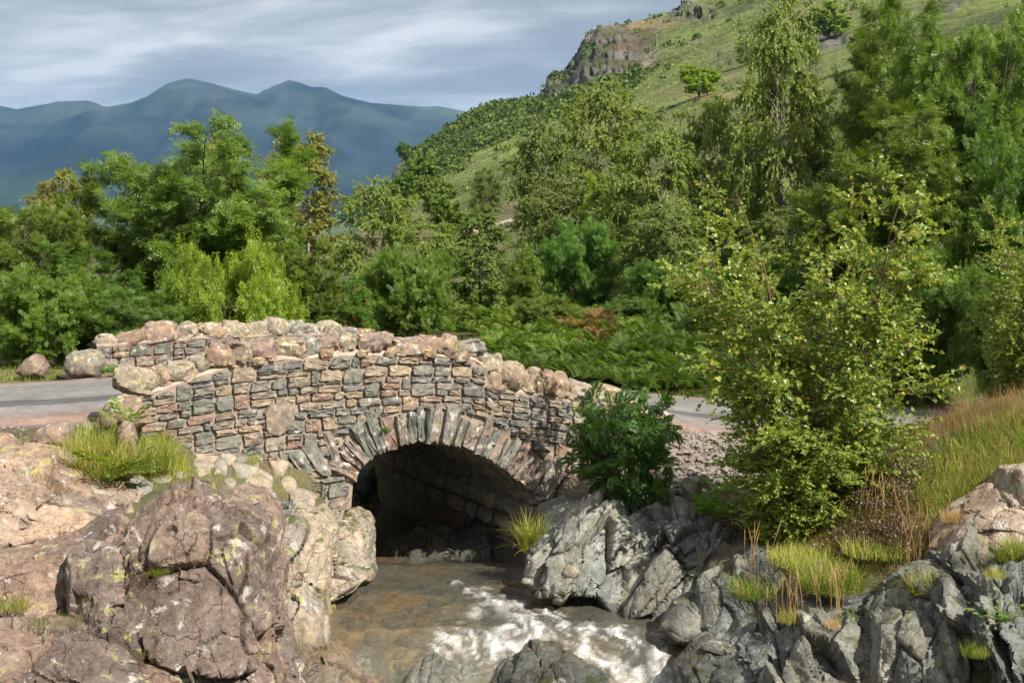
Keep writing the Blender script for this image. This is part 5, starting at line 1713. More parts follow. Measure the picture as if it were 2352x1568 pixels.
tree('rowan_bush', 'green rowan thicket behind the left end boulders', -40, 230, 640, 21.5, L_ROWAN, 'rowan_bush', cat='bush', rot=3.7)
tree('rowan_bush', 'mid-green thicket in front of the tall rowan', 300, 560, 660, 23.5, L_ROWAN, 'rowan_bush', cat='bush', rot=5.1)
tree('rowan_tall', 'leafy rowan at the right shoulder of the tall left rowan', 500, 720, 430, 27.5, L_ROWAN, 'rowan_tree', rot=0.2)
tree('birch_wide', 'olive birch low between the rounded birch and the slender birch', 900, 1090, 520, 33, L_BIRCH, 'birch_tree', rot=2.7)
tree('birch_wide', 'dark birch filling the gap below the tallest centre birch', 1190, 1420, 420, 39, L_OLIVE, 'birch_tree', rot=4.9)
tree('birch', 'olive birch in front of the large centre birch', 1330, 1540, 380, 36, L_BIRCH, 'birch_tree', rot=0.4)
tree('rowan_bush', 'green bush beside the bracken path right of centre', 1440, 1640, 610, 27, L_ROWAN2, 'rowan_bush', cat='bush', rot=2.9)
tree('rowan_bush', 'dark bush behind the near birch bush', 1640, 1900, 600, 23.5, L_ROWAN2, 'rowan_bush', cat='bush', rot=1.3)
tree('birch_wide', 'olive birch behind the dark rowan with lit tips', 1800, 2060, 330, 33, L_OLIVE, 'birch_tree', rot=3.1)
tree('rowan_bush', 'small green rowan bush standing in the bracken', 1180, 1330, 690, 25.5, L_ROWAN, 'rowan_bush', cat='bush', rot=0.7)
tree('rowan_bush', 'shaded bush at the edge of the bracken by the path', 1380, 1520, 690, 26, L_ROWAN2, 'rowan_bush', cat='bush', rot=4.1)
# on the far slopes
for lb, x0, x1, yt, yb, m, pr in [
    ('dark lone tree standing on the cliff end against the mountain', 911, 948, 330, 374, L_ROWAN2, 'far_tree'),
    ('round bright green tree alone on the hillside', 1562, 1648, 155, 228, L_YELLOW, 'far_tree'),
    ('light green rounded tree at the foot of the hillside', 985, 1068, 455, 548, L_ROWAN, 'far_tree'),
    ('dull brown-green tree at the foot of the hill left of the light green one', 958, 1042, 410, 500, L_OLIVE, 'far_tree'),
    ('grey-olive birch on the lower hillside', 1080, 1160, 385, 510, L_OLIVE, 'birch'),
    ('pale green tree high on the slope behind the tall birch', 1850, 1950, 12, 90, L_BIRCH, 'far_tree'),
    ('mid-green tree on the slope below the cliff end', 925, 1010, 365, 430, L_ROWAN, 'far_tree'),
    ('green tree at the cliff foot on the hill left end', 892, 960, 400, 470, L_ROWAN2, 'far_tree'),
    ('small sparse tree on the bracken slope left of the tall birch', 1690, 1735, 90, 150, L_BIRCH, 'birch'),
    ('small bush on the skyline at the hill shoulder', 1205, 1232, 226, 240, L_ROWAN2, 'far_tree'),
    ('low shrub on the skyline above the cliff end', 1030, 1050, 293, 312, L_BIRCH, 'far_tree'),
    ('bright shrub high on the slope at the upper right', 1960, 2050, 60, 150, L_ROWAN, 'far_tree')]:
    b = hill_point((x0 + x1) / 2, yb)
    tree(pr, lb, x0, x1, yt, b[1], m, 'hillside_tree', group=None, base=b, widen=1.1)

# the near birch bush: heart-shaped leaves, reddish twigs
PROTO['near_birch'] = grow('near_birch', 3.1, 2.3, 31, stems=11, nbr=16, ntw=19, nlf=11, leaf=0.039, own=0.5, hvar=0.5, tmplt=HEART, droop=0.12, twl=0.26, up=0.55, base_r=0.008, spread=0.36, low=0.03,
                           shape=lambda h: np.interp(h, [0, 0.15, 0.35, 0.55, 0.75, 0.9, 1.0], [0.75, 1.0, 1.0, 0.85, 0.6, 0.4, 0.16]), lsz=0.35)
WOODM['near_birch'] = M_REDTWIG
tree('near_birch', 'bushy young birch with bright heart-shaped leaves on the right bank', 1600, 2150, 400, 13.9, L_NEAR, 'young_birch', rot=0.5, widen=1.28)
tree('near_birch', 'young birch cut by the right picture edge with reddish leaf tips', 2225, 2560, 480, 15.2, L_NEAR, 'young_birch', rot=2.6, widen=1.2)
tree('near_birch', 'low leafy birch shoots at the foot of the bushy young birch', 1640, 2010, 900, 13.7, L_NEAR, 'young_birch', rot=3.6, widen=1.1)
PROTO['near_rowan'] = grow('near_rowan', 1.5, 1.5, 37, stems=7, nbr=9, ntw=6, nlf=5, leaf=0.145, tmplt=PINBIG, droop=0.15, twl=0.2, up=0.7, base_r=0.012, spread=0.3, low=0.1)
WOODM['near_rowan'] = M_REDTWIG
tree('near_rowan', 'dark green rowan bush growing at the right foot of the bridge', 1310, 1570, 930, 15.5, L_BUSH, 'rowan_bush', cat='bush', rot=1.1, base=(W(1440, 1215, 15.5)))

# red berries on the small rowan
mb = MB()
ib = cube_sphere(2)
btri = np.concatenate([ib[1][:, [0, 1, 2]], ib[1][:, [0, 2, 3]]])
rb = np.random.default_rng(5)
Rb = np.array(BERRY.location)
cl = []
for k in range(13):
    c = W(rb.uniform(782, 850), rb.uniform(660, 760), 24.1 + rb.uniform(-0.1, 0.2))
    for q in range(9):
        cl.append(c + rb.normal(0, 0.022, 3))
cl = np.array(cl)
V = cl[:, None] + 0.0065 * ib[0][None]
mb.add(V.reshape(-1, 3), (btri[None] + (np.arange(len(cl)) * len(ib[0]))[:, None, None]).reshape(-1, 3))
o = mb.obj('berries', M_RED, None, tuple(Rb))
o.parent = BERRY
o.location = (0, 0, 0)
o.matrix_parent_inverse.identity()
# undo the tree's own scale and turn on the berries
_s, _a = BERRY.scale, BERRY.rotation_euler[2]
vv = np.empty(len(o.data.vertices) * 3, np.float32)
o.data.vertices.foreach_get('co', vv)
vv = vv.reshape(-1, 3)
ca, sa = math.cos(-_a), math.sin(-_a)
vv = np.stack([(vv[:, 0] * ca - vv[:, 1] * sa) / _s[0], (vv[:, 0] * sa + vv[:, 1] * ca) / _s[1], vv[:, 2] / _s[2]], 1)
o.data.vertices.foreach_set('co', np.ascontiguousarray(vv, np.float32).ravel())
o['kind'] = 'stuff'

# scrub covering the hillside shoulder
rh = np.random.default_rng(77)
py_h = HY - (HV2[:, 2] - CZ) / HV2[:, 1] * F
px_h = HV2[:, 0] / HV2[:, 1] * F + CX
line = np.interp(px_h, [900, 960, 1100, 1200, 1300, 1400, 1480, 1560, 1700], [500, 440, 345, 305, 262, 215, 175, 120, 60])
ht_ = HT.ravel()
wgt = np.where((py_h < line + 4) & (px_h < 1500) & (ht_ < 4.02), 1.0, 0.035) * (ht_ < 4.02) * (px_h > 860) * (px_h < 2420) * (ht_ > 0.6) * (py_h > -60)
wgt *= 1 - 0.97 * np.clip(crag(HV2, px_h)[0] * 2.2, 0, 1)
wgt *= 1 - 0.95 * np.exp(-(((px_h - 1450) / 75) ** 2 + ((py_h - 100) / 60) ** 2) ** 2)
wgt *= sstep(-0.12, 0.28, fbm(HV2 / 26, 3, 90)) * 0.93 + 0.07
wgt *= np.gradient(HV[..., 0], axis=1).ravel() * 1.0 + 1e-6
wgt = np.clip(wgt, 0, None)
ids = rh.choice(len(HV2), 3300, p=wgt / wgt.sum())
cen = HV2[ids] + rh.normal(0, 0.8, (len(ids), 3)) * [1, 1, 0]
size = rh.uniform(0.55, 1.15, len(ids)) ** 2 * 1.25 * np.clip(cen[:, 1] / 320, 0.35, 1.5) * 1.1
nl = 20
d = unit(rh.normal(0, 1, (len(ids), nl, 3)))
d[..., 2] = np.abs(d[..., 2])
pos = cen[:, None] + d * size[:, None, None] * rh.uniform(0.5, 1.0, (len(ids), nl, 1)) * [1, 1, 0.95]
V, T = scatter(*BIRCHLEAF, pos.reshape(-1, 3), unit(rh.normal(0, 1, (len(ids) * nl, 3))), unit(d.reshape(-1, 3) + rh.normal(0, 0.5, (len(ids) * nl, 3))), np.repeat(size, nl) * 0.62)
per = len(BIRCHLEAF[0]) * nl
vs_, kk_ = V.reshape(len(ids), per, 3), rh.random(len(ids)) < 0.62
tt_ = (BIRCHLEAF[1][None] + (np.arange(nl) * len(BIRCHLEAF[0]))[:, None, None]).reshape(-1, 3)
for sel, nm_, mt_, lb_ in ((kk_, 'hillside_scrub', L_FAR, 'dark green scrub covering the hillside shoulder'), (~kk_, 'hillside_shrubs', leaf_mat('far_shrub_light', (0.05, 0.08, 0.018), (0.13, 0.165, 0.04), trans=0.2, rough=0.6, spec=0.1), 'lighter green shrubs mixed into the hillside scrub')):
    mb = MB()
    q_ = vs_[sel]
    mb.add(q_.reshape(-1, 3), (tt_[None] + (np.arange(len(q_)) * per)[:, None, None]).reshape(-1, 3))
    tag(mb.obj(nm_, mt_, None), lb_, kind='stuff')
# bracken on the open slope: small fronds seen as texture
wg = (ht_ < 4.0) * (px_h > 860) * (px_h < 2420) * (ht_ > 0.3) * (py_h > -40) * (1 - np.clip(crag(HV2, px_h)[0] * 1.6, 0, 1)) / np.maximum(HV2[:, 1], 30) * (np.abs(np.gradient(HV[..., 1], axis=0)).ravel() + 0.2) * np.abs(np.gradient(HV[..., 0], axis=1)).ravel()
ids = rh.choice(len(HV2), 18000, p=wg / wg.sum())
cen = HV2[ids] + rh.normal(0, 1.0, (len(ids), 3)) * [1, 1, 0.1]
sz = rh.uniform(0.25, 0.65, len(ids)) * np.clip(cen[:, 1] / 320, 0.2, 1.4)
V, T = scatter(*BIRCHLEAF, cen, unit(rh.normal(0, 1, (len(ids), 3)) + [0, -0.3, 0.5]), unit(rh.normal(0, 0.5, (len(ids), 3)) + [0.2, -0.5, 1]), sz)
mb = MB()
mb.add(V, T)
tag(mb.obj('hillside_bracken', leaf_mat('slope_bracken', (0.11, 0.15, 0.028), (0.19, 0.235, 0.055), trans=0.2, rough=0.7, spec=0.1), None), 'light green bracken growing over the open hillside', kind='stuff')


# ------------------------------------------------------------------ ferns, grass, heather
def region(poly, n, seed, y0=9.5):
    """ground points under a patch of the picture, spread evenly over the picture patch"""
    r = np.random.default_rng(seed)
    P = np.array(poly, float)
    out = []
    lo, hi = P.min(0), P.max(0)
    cand = r.uniform(lo, hi, (n * 4, 2))
    ins = np.zeros(len(cand), bool)
    for a, b in zip(P, np.roll(P, -1, 0)):
        cr_ = (a[1] > cand[:, 1]) != (b[1] > cand[:, 1])
        ins ^= cr_ & (cand[:, 0] < (b[0] - a[0]) * (cand[:, 1] - a[1]) / (b[1] - a[1] + 1e-12) + a[0])
    cand = cand[ins][:n]
    Y = np.concatenate([np.arange(y0, 24, 0.12), np.arange(24, 50, 0.5)])
    for s in range(0, len(cand), 300):
        c = cand[s:s + 300]
        X = (c[:, 0:1] - CX) / F * Y[None]
        Z = CZ - (c[:, 1:2] - HY) / F * Y[None]
        g = gz(X, np.broadcast_to(Y[None], X.shape))
        hit = Z <= g
        k = np.where(hit.any(1), hit.argmax(1), -1)
        ok = k >= 0
        kk = k[ok]
        i = np.nonzero(ok)[0]
        yj = Y[kk] + r.uniform(-0.07, 0.07, len(kk))
        xj = X[i, kk] * yj / Y[kk]
        out.append(np.stack([xj, yj, gz(xj, yj)], 1))
    return np.concatenate(out)


def ferns(name, label, poly, n, size, mat, seed, lift=0.12):
    r = np.random.default_rng(seed)
    p = region(poly, n, seed)
    m = len(p)
    k = 7
    i = np.repeat(np.arange(m), k)
    az = r.uniform(0, 2 * np.pi, m * k)
    D = unit(np.stack([np.cos(az), np.sin(az), r.uniform(0.45, 1.7, m * k)], 1))
    U = np.stack([-np.cos(az) * 0.5, -np.sin(az) * 0.5, np.ones(m * k)], 1) + r.normal(0, 0.2, (m * k, 3))
    V, T = scatter(*FROND, p[i] + r.normal(0, 0.04, (m * k, 3)) * [1, 1, 0.2] + [0, 0, lift], D, U, np.repeat(r.uniform(0.55, 1.35, m), k) * size)
    mb = MB()
    mb.add(V, T)
    return tag(mb.obj(name, mat, None, smooth=False), label, kind='stuff')


ferns('bracken', 'bright green bracken fronds on the slope behind the bridge', [(1110, 800), (1160, 770), (1300, 735), (1420, 735), (1470, 760), (1480, 800), (1400, 850), (1250, 850), (1130, 835)], 400, 0.36, L_FERN, 3)
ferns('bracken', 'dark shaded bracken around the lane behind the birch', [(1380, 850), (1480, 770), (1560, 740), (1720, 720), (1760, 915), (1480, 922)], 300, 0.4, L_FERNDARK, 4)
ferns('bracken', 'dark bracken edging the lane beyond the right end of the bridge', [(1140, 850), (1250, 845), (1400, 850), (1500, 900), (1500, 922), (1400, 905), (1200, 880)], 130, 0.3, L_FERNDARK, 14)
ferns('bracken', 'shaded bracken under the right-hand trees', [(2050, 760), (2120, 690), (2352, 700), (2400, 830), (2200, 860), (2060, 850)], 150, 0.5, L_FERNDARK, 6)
ferns('bracken', 'rust-brown dead bracken patch on the slope', [(1318, 800), (1350, 780), (1400, 785), (1420, 810), (1390, 832), (1330, 828)], 17, 0.38, L_FERNDEAD, 5, 0.2)
ferns('bracken', 'green bracken below the bushes in the middle distance', [(840, 770), (1000, 690), (1250, 700), (1240, 790), (1100, 790), (860, 790)], 140, 0.5, L_FERN, 8)
ferns('fern', 'dark ferns in the hollow behind the right bank outcrop', [(1560, 1210), (1640, 1170), (1760, 1180), (1780, 1230), (1640, 1235)], 16, 0.3, L_FERN, 9)


def grass(name, label, poly, n, h, mat, seed, width=0.006, lean=0.35, kind='stuff', cat=None, pts=None, group=None, wind=(0.1, 0), y0=9.5):
    r = np.random.default_rng(seed)
    p = region(poly, n, seed, y0) if pts is None else pts
    p = p - [0, 0, 0.015]
    base = p.mean(0) if kind != 'stuff' else None
    mb = blades(p, h, width, lean, r, wind)
    o = mb.obj(name, mat, None, base, smooth=False)
    return tag(o, label, cat, group, kind if kind == 'stuff' else None)


def tuft(label, px, py, Y, rad, n, h, mat, seed, width=0.006, lean=0.5, name='grass_tuft', dz=0.0):
    r = np.random.default_rng(seed)
    c = W(px, py, Y)
    a, q = r.uniform(0, 6.28, n), rad * np.sqrt(r.random(n))
    gx_, gy_ = c[0] + np.cos(a) * q, c[1] + np.sin(a) * q
    p = np.stack([gx_, gy_, np.maximum(c[2] + dz, gz(gx_, gy_) - 0.01)], 1)
    mb = MB()
    out = np.stack([np.cos(a), np.sin(a), a * 0], 1) * (q / rad)[:, None]
    mb = blades(p, h, width, lean, r)
    o = mb.obj(name, mat, None, tuple(c), smooth=False)
    return tag(o, label, 'grass tuft')


grass('grass', 'sunlit grass verge beyond the road at the left', [(-60, 880), (-60, 850), (30, 845), (140, 840), (235, 850), (240, 872), (150, 872), (60, 884)], 2600, 0.11, L_GRASS, 1, lean=0.45)
grass('grass', 'grass around the flagstones left of the arch', [(330, 1090), (430, 1080), (560, 1075), (640, 1080), (760, 1110), (820, 1120), (815, 1160), (700, 1175), (640, 1170), (560, 1120), (420, 1125), (330, 1120)], 6500, 0.085, L_GRASS, 2, 0.005, 0.6, y0=13.2)
grass('grass', 'grass along the foot of the bridge wall', [(300, 1060), (350, 1000), (420, 1070), (440, 1100), (340, 1105), (270, 1100)], 2200, 0.2, L_GRASS, 31, 0.006, 0.4, y0=13)
grass('grass', 'grassy slope of the right bank above the rocks', [(1750, 1300), (1850, 1250), (2000, 1230), (2100, 1210), (2120, 1270), (2000, 1330), (1880, 1370), (1770, 1380)], 5000, 0.14, L_GRASS, 3, 0.006, 0.55, y0=12.3)
grass('grass', 'tall green grass on the right bank by the lichen boulder', [(2080, 1180), (2100, 1090), (2200, 1020), (2352, 960), (2420, 1000), (2400, 1090), (2250, 1150), (2150, 1190)], 5200, 0.2, L_GRASSDK, 4, 0.006, 0.55, y0=12.6)
grass('rusty_grass', 'rusty-brown seeding grass on the right bank', [(2090, 960), (2180, 900), (2352, 860), (2420, 880), (2400, 980), (2200, 1010), (2080, 1060)], 3800, 0.2, L_RUST, 5, 0.0028, 0.4)
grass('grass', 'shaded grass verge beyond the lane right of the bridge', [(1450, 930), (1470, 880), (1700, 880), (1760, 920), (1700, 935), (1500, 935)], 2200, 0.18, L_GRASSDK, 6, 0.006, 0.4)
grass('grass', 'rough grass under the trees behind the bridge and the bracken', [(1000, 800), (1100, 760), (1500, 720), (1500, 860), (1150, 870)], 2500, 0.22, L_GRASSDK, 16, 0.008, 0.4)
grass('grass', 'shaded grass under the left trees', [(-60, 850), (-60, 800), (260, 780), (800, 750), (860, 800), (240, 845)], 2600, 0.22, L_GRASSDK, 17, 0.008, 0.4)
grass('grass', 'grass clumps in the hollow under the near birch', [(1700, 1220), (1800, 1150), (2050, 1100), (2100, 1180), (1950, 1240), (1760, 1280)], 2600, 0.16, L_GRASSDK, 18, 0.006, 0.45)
grass('grass', 'patchy grass at the near road edge by the left picture edge', [(-60, 1060), (0, 1030), (110, 1020), (150, 1060), (110, 1075), (-60, 1080)], 1200, 0.12, L_GRASS, 19, 0.005, 0.5)

grass('grass', 'short grass and moss over the right bank', [(1680, 1330), (1760, 1240), (1900, 1180), (2100, 1130), (2352, 1080), (2400, 1200), (2150, 1330), (1900, 1420), (1720, 1400)], 9000, 0.1, L_GRASSDK, 71, 0.006, 0.6, y0=12.2)
grass('grass', 'straw-flecked grass over the right bank', [(1700, 1300), (1800, 1230), (2000, 1180), (2300, 1000), (2400, 1100), (2150, 1280), (1900, 1380), (1740, 1380)], 3000, 0.17, L_STRAW, 72, 0.0035, 0.5, y0=12.2)
grass('rusty_grass', 'rusty dry grass mixed into the crest of the right bank', [(1760, 1310), (1850, 1240), (2000, 1200), (2110, 1180), (2130, 1260), (2000, 1310), (1860, 1360)], 3000, 0.17, L_RUST, 74, 0.0035, 0.5, y0=12.3)
grass('rusty_grass', 'brown dead grass in the tall grass by the right edge', [(2090, 1180), (2120, 1080), (2250, 1000), (2380, 950), (2400, 1060), (2200, 1150)], 1500, 0.18, L_RUST, 75, 0.003, 0.5, y0=12.6)
grass('grass', 'scattered weeds on the gravel slope by the lane', [(1690, 1010), (1800, 1000), (2100, 960), (2120, 1060), (1900, 1140), (1720, 1130)], 2400, 0.14, L_GRASSDK, 73, 0.006, 0.5)
tuft('long arching grass tuft by the left end of the bridge', 235, 1085, 13.3, 0.3, 900, 0.42, L_GRASS, 41, 0.0055, 0.75)
tuft('long pale grass tuft in front of the orange-brown boulder', 205, 1050, 13.6, 0.22, 520, 0.42, L_GRASS, 40, 0.005, 0.6)
tuft('grass tuft below the low lichen boulder at the near road edge', 140, 1075, 13.2, 0.26, 620, 0.3, L_GRASS, 42, 0.0055, 0.75)
tuft('grass tuft against the bridge wall right of the upright stone', 345, 1075, 13.7, 0.22, 700, 0.34, L_GRASSDK, 43, 0.0055, 0.4)
tuft('small bright grass tuft growing at the wall foot', 577, 1068, 14.7, 0.07, 130, 0.17, L_GRASS, 44, 0.005, 0.4)
tuft('long bright grass tuft at the right foot of the arch by the water', 1222, 1265, 14.9, 0.12, 330, 0.46, L_GRASS, 45, 0.0065, 0.38)
tuft('mossy grass cushion on top of the bank rock by the arch', 752, 1195, 14.75, 0.1, 320, 0.07, L_MOSS, 46, 0.006, 0.8)
tuft('small mossy cushion at the right side of the bank rock', 800, 1185, 14.8, 0.05, 130, 0.07, L_MOSS, 47, 0.006, 0.8)
tuft('dull green grass cushion on the low bank rocks by the stream', 740, 1335, 14.05, 0.07, 200, 0.14, L_MOSS, 48, 0.005, 0.6)
tuft('thin grass fringe along the right flank of the big boulder', 690, 1490, 12.85, 0.11, 260, 0.2, L_GRASS, 49, 0.005, 0.5)
tuft('mossy grass in the crack of the big lichen boulder', 345, 1500, 10.75, 0.14, 380, 0.09, L_MOSS, 50, 0.005, 0.7)
tuft('small dark moss tuft in the upper crack of the big boulder', 362, 1318, 10.85, 0.09, 200, 0.07, L_MOSS, 51, 0.005, 0.8)
tuft('ragged grass on the left shelf at the picture edge', 30, 1398, 10.95, 0.12, 300, 0.15, L_GRASS, 52, 0.005, 0.6)
tuft('mossy strip between the left shelf and the bottom left rock', 130, 1432, 10.8, 0.2, 500, 0.08, L_MOSS, 53, 0.005, 0.7)
tuft('bright grass tuft with straw stalks on top of the right rock wall', 1810, 1428, 11.95, 0.09, 240, 0.15, L_GRASS, 54, 0.005, 0.5)
tuft('hanging green tussock below the heather on the right bank', 1905, 1350, 12.2, 0.28, 1300, 0.27, L_GRASSDK, 55, 0.006, 0.6)
tuft('round grass tussock below the white lichen boulder', 2130, 1360, 11.6, 0.15, 700, 0.22, L_GRASS, 56, 0.006, 0.55)
tuft('grass tussock at the right edge below the lichen boulder', 2335, 1290, 11.5, 0.15, 500, 0.25, L_GRASSDK, 57, 0.006, 0.5)
tuft('green tussock left on the grassy bank above the dark outcrop', 1735, 1365, 12.9, 0.24, 800, 0.22, L_GRASSDK, 58, 0.006, 0.55)
tuft('bright tussock on the crest of the right grassy bank', 1840, 1290, 12.9, 0.3, 1000, 0.19, L_GRASS, 64, 0.006, 0.55)
tuft('grass tussock between heather and white lichen boulder', 2010, 1270, 12.7, 0.3, 900, 0.17, L_GRASS, 65, 0.006, 0.55)
tuft('small straw-green tuft on the rock wall between the dark slabs', 1912, 1440, 11.6, 0.06, 150, 0.11, L_STRAW, 59, 0.005, 0.6)
tuft('straw-coloured tuft beside the white lichen boulder', 2190, 1195, 12.5, 0.12, 400, 0.15, L_STRAW, 60, 0.004, 0.6)
tuft('green grass at the lower right corner among dark rocks', 2240, 1505, 10.6, 0.1, 260, 0.15, L_GRASSDK, 61, 0.005, 0.5)
tuft('small grass tuft on the grey stones at the right', 2285, 1325, 11.0, 0.08, 220, 0.12, L_GRASS, 62, 0.005, 0.6)
# straw stalks with seed heads
for k, (lb, px, py, Y, n, h) in enumerate([('tall straw stalks on the right rock wall', 1800, 1425, 11.9, 14, 0.42), ('straw stalks in front of the hanging tussock', 1915, 1400, 11.75, 12, 0.45), ('thin straw stalks beside the grassy bank at the outcrop', 1740, 1330, 12.9, 9, 0.5), ('tall seeding stalks by the white lichen boulder', 2100, 1290, 12.2, 12, 0.6), ('seed stalks on the right bank under the birch', 2020, 1180, 13.2, 14, 0.45)]):
    r = np.random.default_rng(300 + k)
    c = W(px, py, Y)
    mb = MB()
    for q in range(n):
        p0 = c + r.normal(0, 0.07, 3) * [1, 1, 0.1]
        ln = r.normal(0, 0.18, 2)
        hh = h * r.uniform(0.6, 1.1)
        t = np.linspace(0, 1, 6)
        path = p0 + np.stack([ln[0] * t ** 1.5 * hh, ln[1] * t ** 1.5 * hh, hh * t], 1)
        mb.add(*tube(path, np.array([0.0022, 0.002, 0.0018, 0.0016, 0.0045, 0.0008]), 4))
    tag(mb.obj('dry_stalks', L_STRAW, None, tuple(c)), lb, 'dry grass')

# heather: twiggy low shrub with pale purple flowers
for k, (lb, poly, n) in enumerate([('purple flowering heather under the near birch', [(1640, 1240), (1700, 1180), (1800, 1130), (1960, 1090), (2000, 1150), (1900, 1230), (1760, 1250)], 150), ('heather among the grass on the right bank', [(1880, 1300), (1980, 1240), (2100, 1210), (2110, 1290), (1990, 1320)], 80), ('heather at the foot of the lichen boulder', [(1900, 1110), (2100, 1060), (2130, 1180), (2000, 1210)], 90)]):
    r = np.random.default_rng(500 + k)
    p = region(poly, n, 60 + k)
    m = len(p)
    per = 90
    i = np.repeat(np.arange(m), per)
    dirs = unit(r.normal(0, 1, (len(i), 3)) * [1, 1, 0.6] + [0, 0, 0.6])
    pos = p[i] + dirs * r.uniform(0.03, 0.24, (len(i), 1))
    V, T = scatter(*BIRCHLEAF, pos, unit(dirs + r.normal(0, 0.4, dirs.shape)), r.normal(0, 1, dirs.shape), r.uniform(0.012, 0.035, len(i)))
    mb = MB()
    mb.add(V, T)
    tag(mb.obj('heather', L_HEATH, None, smooth=False), lb, kind='stuff')
    top = (dirs[:, 2] > 0.55) & (r.random(len(i)) < 0.16)
    V, T = scatter(*BIRCHLEAF, pos[top] + [0, 0, 0.03], unit(r.normal(0, 1, (top.sum(), 3)) + [0, 0, 1]), r.normal(0, 1, (top.sum(), 3)), 0.02)
    mb = MB()
    mb.add(V, T)
    tag(mb.obj('heather_flowers', L_HFLOWER, None, smooth=False), lb.replace('heather', 'blossom of heather', 1), kind='stuff')

# broad-leaved plant in the grass tuft, dock at the far road edge, fern on the arch, yellow flower
r = np.random.default_rng(9)


def small_plant(name, label, c, n, size, spread, tm, mat, cat='plant', up=0.6):
    az = r.uniform(0, 6.28, n)
    D = unit(np.stack([np.cos(az), np.sin(az), r.uniform(0.1, 1.4, n) * up], 1))
    pos = c + D * spread * r.uniform(0.1, 1.0, (n, 1))
    V, T = scatter(*tm, pos, D, np.stack([-np.cos(az) * .4, -np.sin(az) * .4, np.ones(n)], 1) + r.normal(0, .25, (n, 3)), size * r.uniform(0.7, 1.2, n))
    mb = MB()
    mb.add(V, T)
    V, T = scatter(np.stack([TWIG[0][:, 0] * 0.03, TWIG[0][:, 1], TWIG[0][:, 2] * 0.03], 1), TWIG[1], np.repeat(np.asarray(c)[None], n, 0), pos - c + 1e-4, np.array([[0.2, 0.9, 0.1]]) + 0 * pos, np.linalg.norm(pos - c, axis=1))
    mb.add(V, T)
    return tag(mb.obj(name, mat, None, tuple(c), smooth=False), label, cat)


small_plant('leafy_plant', 'broad-leaved green plant in front of the long grass tuft', W(262, 1085, 13.1), 26, 0.2, 0.24, pinnate(3, 0.5, 0.13), L_ROWAN)
small_plant('leafy_sprig', 'leafy sprig rising from the grass by the round boulder', W(285, 985, 13.35), 10, 0.17, 0.2, pinnate(3, 0.5, 0.13), L_ROWAN, up=1.6)
small_plant('dock_plant', 'small dark rosette at the road edge by the far parapet', W(248, 858, 17.6), 30, 0.1, 0.1, BIRCHLEAF, L_ROWAN2)
small_plant('wall_fern', 'small green fern growing out between the arch stones', facept(face_s(879), 0.06, face_z(879, 990)), 14, 0.1, 0.02, FROND, L_FERN)
small_plant('creeping_plant', 'bright green trailing leaves at the right edge among rocks', W(2300, 1425, 10.5), 40, 0.05, 0.3, HEART, L_ROWAN)
small_plant('rowan_seedling', 'young green shoots in the shade between outcrop and birch', W(1775, 1235, 13.9), 40, 0.07, 0.3, HEART, L_ROWAN, up=1.0)
c = W(731, 1298, 14.1)
mb = MB()
for k in range(12):
    a = k * math.pi / 6
    V, T = scatter(*BIRCHLEAF, c[None], np.array([[math.cos(a), -0.3, math.sin(a)]]), np.array([[0, -1.0, 0.4]]), 0.024)
    mb.add(V, T)
mb.add(*tube([c + [0.01, 0.02, -0.12], c + [0, 0.01, -0.05], c], 0.002, 4))
tag(mb.obj('yellow_flower', M_YELLOWFLOWER, None, tuple(c)), 'single yellow flower on the rocky left stream bank', 'flower')

# ------------------------------------------------------------------ flagstones, gravel, bed pebbles, far walls
FL = [(1050, 1105, 300, 70), (1360, 1135, 200, 60), (1060, 1180, 180, 60), (750, 1240, 150, 50), (1490, 1225, 180, 50), (1850, 1190, 250, 80), (1920, 1300, 270, 70), (1460, 1290, 190, 60), (1350, 1195, 90, 30), (880, 1205, 120, 40), (1250, 1275, 100, 30), (430, 1300, 100, 40), (180, 1270, 200, 50), (620, 1290, 120, 60), (1790, 1365, 200, 70), (1600, 1110, 150, 60), (1230, 1080, 130, 40), (1680, 1280, 120, 45), (560, 1240, 130, 40), (1190, 1140, 100, 40)]
rf = np.random.default_rng(15)
for fx, fy, fw, fh in FL:
    px, py = fx * 0.3125 + 138, fy * 0.3125 + 717
    g = on_ground(px, py, 12.5, 18)
    k = g[1] / F
    n = 9
    a = np.linspace(0, 2 * np.pi, n, endpoint=False) + rf.normal(0, 0.12, n)
    rx, ry = fw * 0.3125 / 2 * k * 1.05, fh * 0.3125 / 2 * k * 4.4
    R = rf.uniform(0.82, 1.1, n)
    P = np.stack([np.cos(a) * rx * R, np.sin(a) * ry * R], 1)
    Q2 = np.roll(P, -1, 0)
    P = np.stack([P * .75 + Q2 * .25, P * .25 + Q2 * .75], 1).reshape(-1, 2)
    n = len(P)
    e_ = 0.12
    tl = np.array([float(gz(g[0] + e_, g[1]) - gz(g[0] - e_, g[1])), float(gz(g[0], g[1] + e_) - gz(g[0], g[1] - e_))]) / (2 * e_)
    tl = np.clip(tl, -0.35, 0.35) + rf.normal(0, 0.02, 2)
    rings = []
    for f, z in ((1.02, -0.1), (1.0, 0.004), (0.95, 0.016), (0.5, 0.02)):
        rings.append(np.concatenate([P * f, (z + P @ tl * f + rf.normal(0, 0.003, n))[:, None]], 1))
    V = np.concatenate(rings + [[(0, 0, 0.02)]])
    i = np.arange(n)
    j = (i + 1) % n
    T = []
    for q in range(3):
        T += [np.stack([q * n + i, q * n + j, q * n + n + j], 1), np.stack([q * n + i, q * n + n + j, q * n + n + i], 1)]
    T.append(np.stack([3 * n + i, 3 * n + j, np.full(n, 4 * n)], 1))
    add_obj('flagstone', make_mesh('flagstone', V, np.concatenate(T)), M_FLAG, g_obj, g + [0, 0, 0.01])

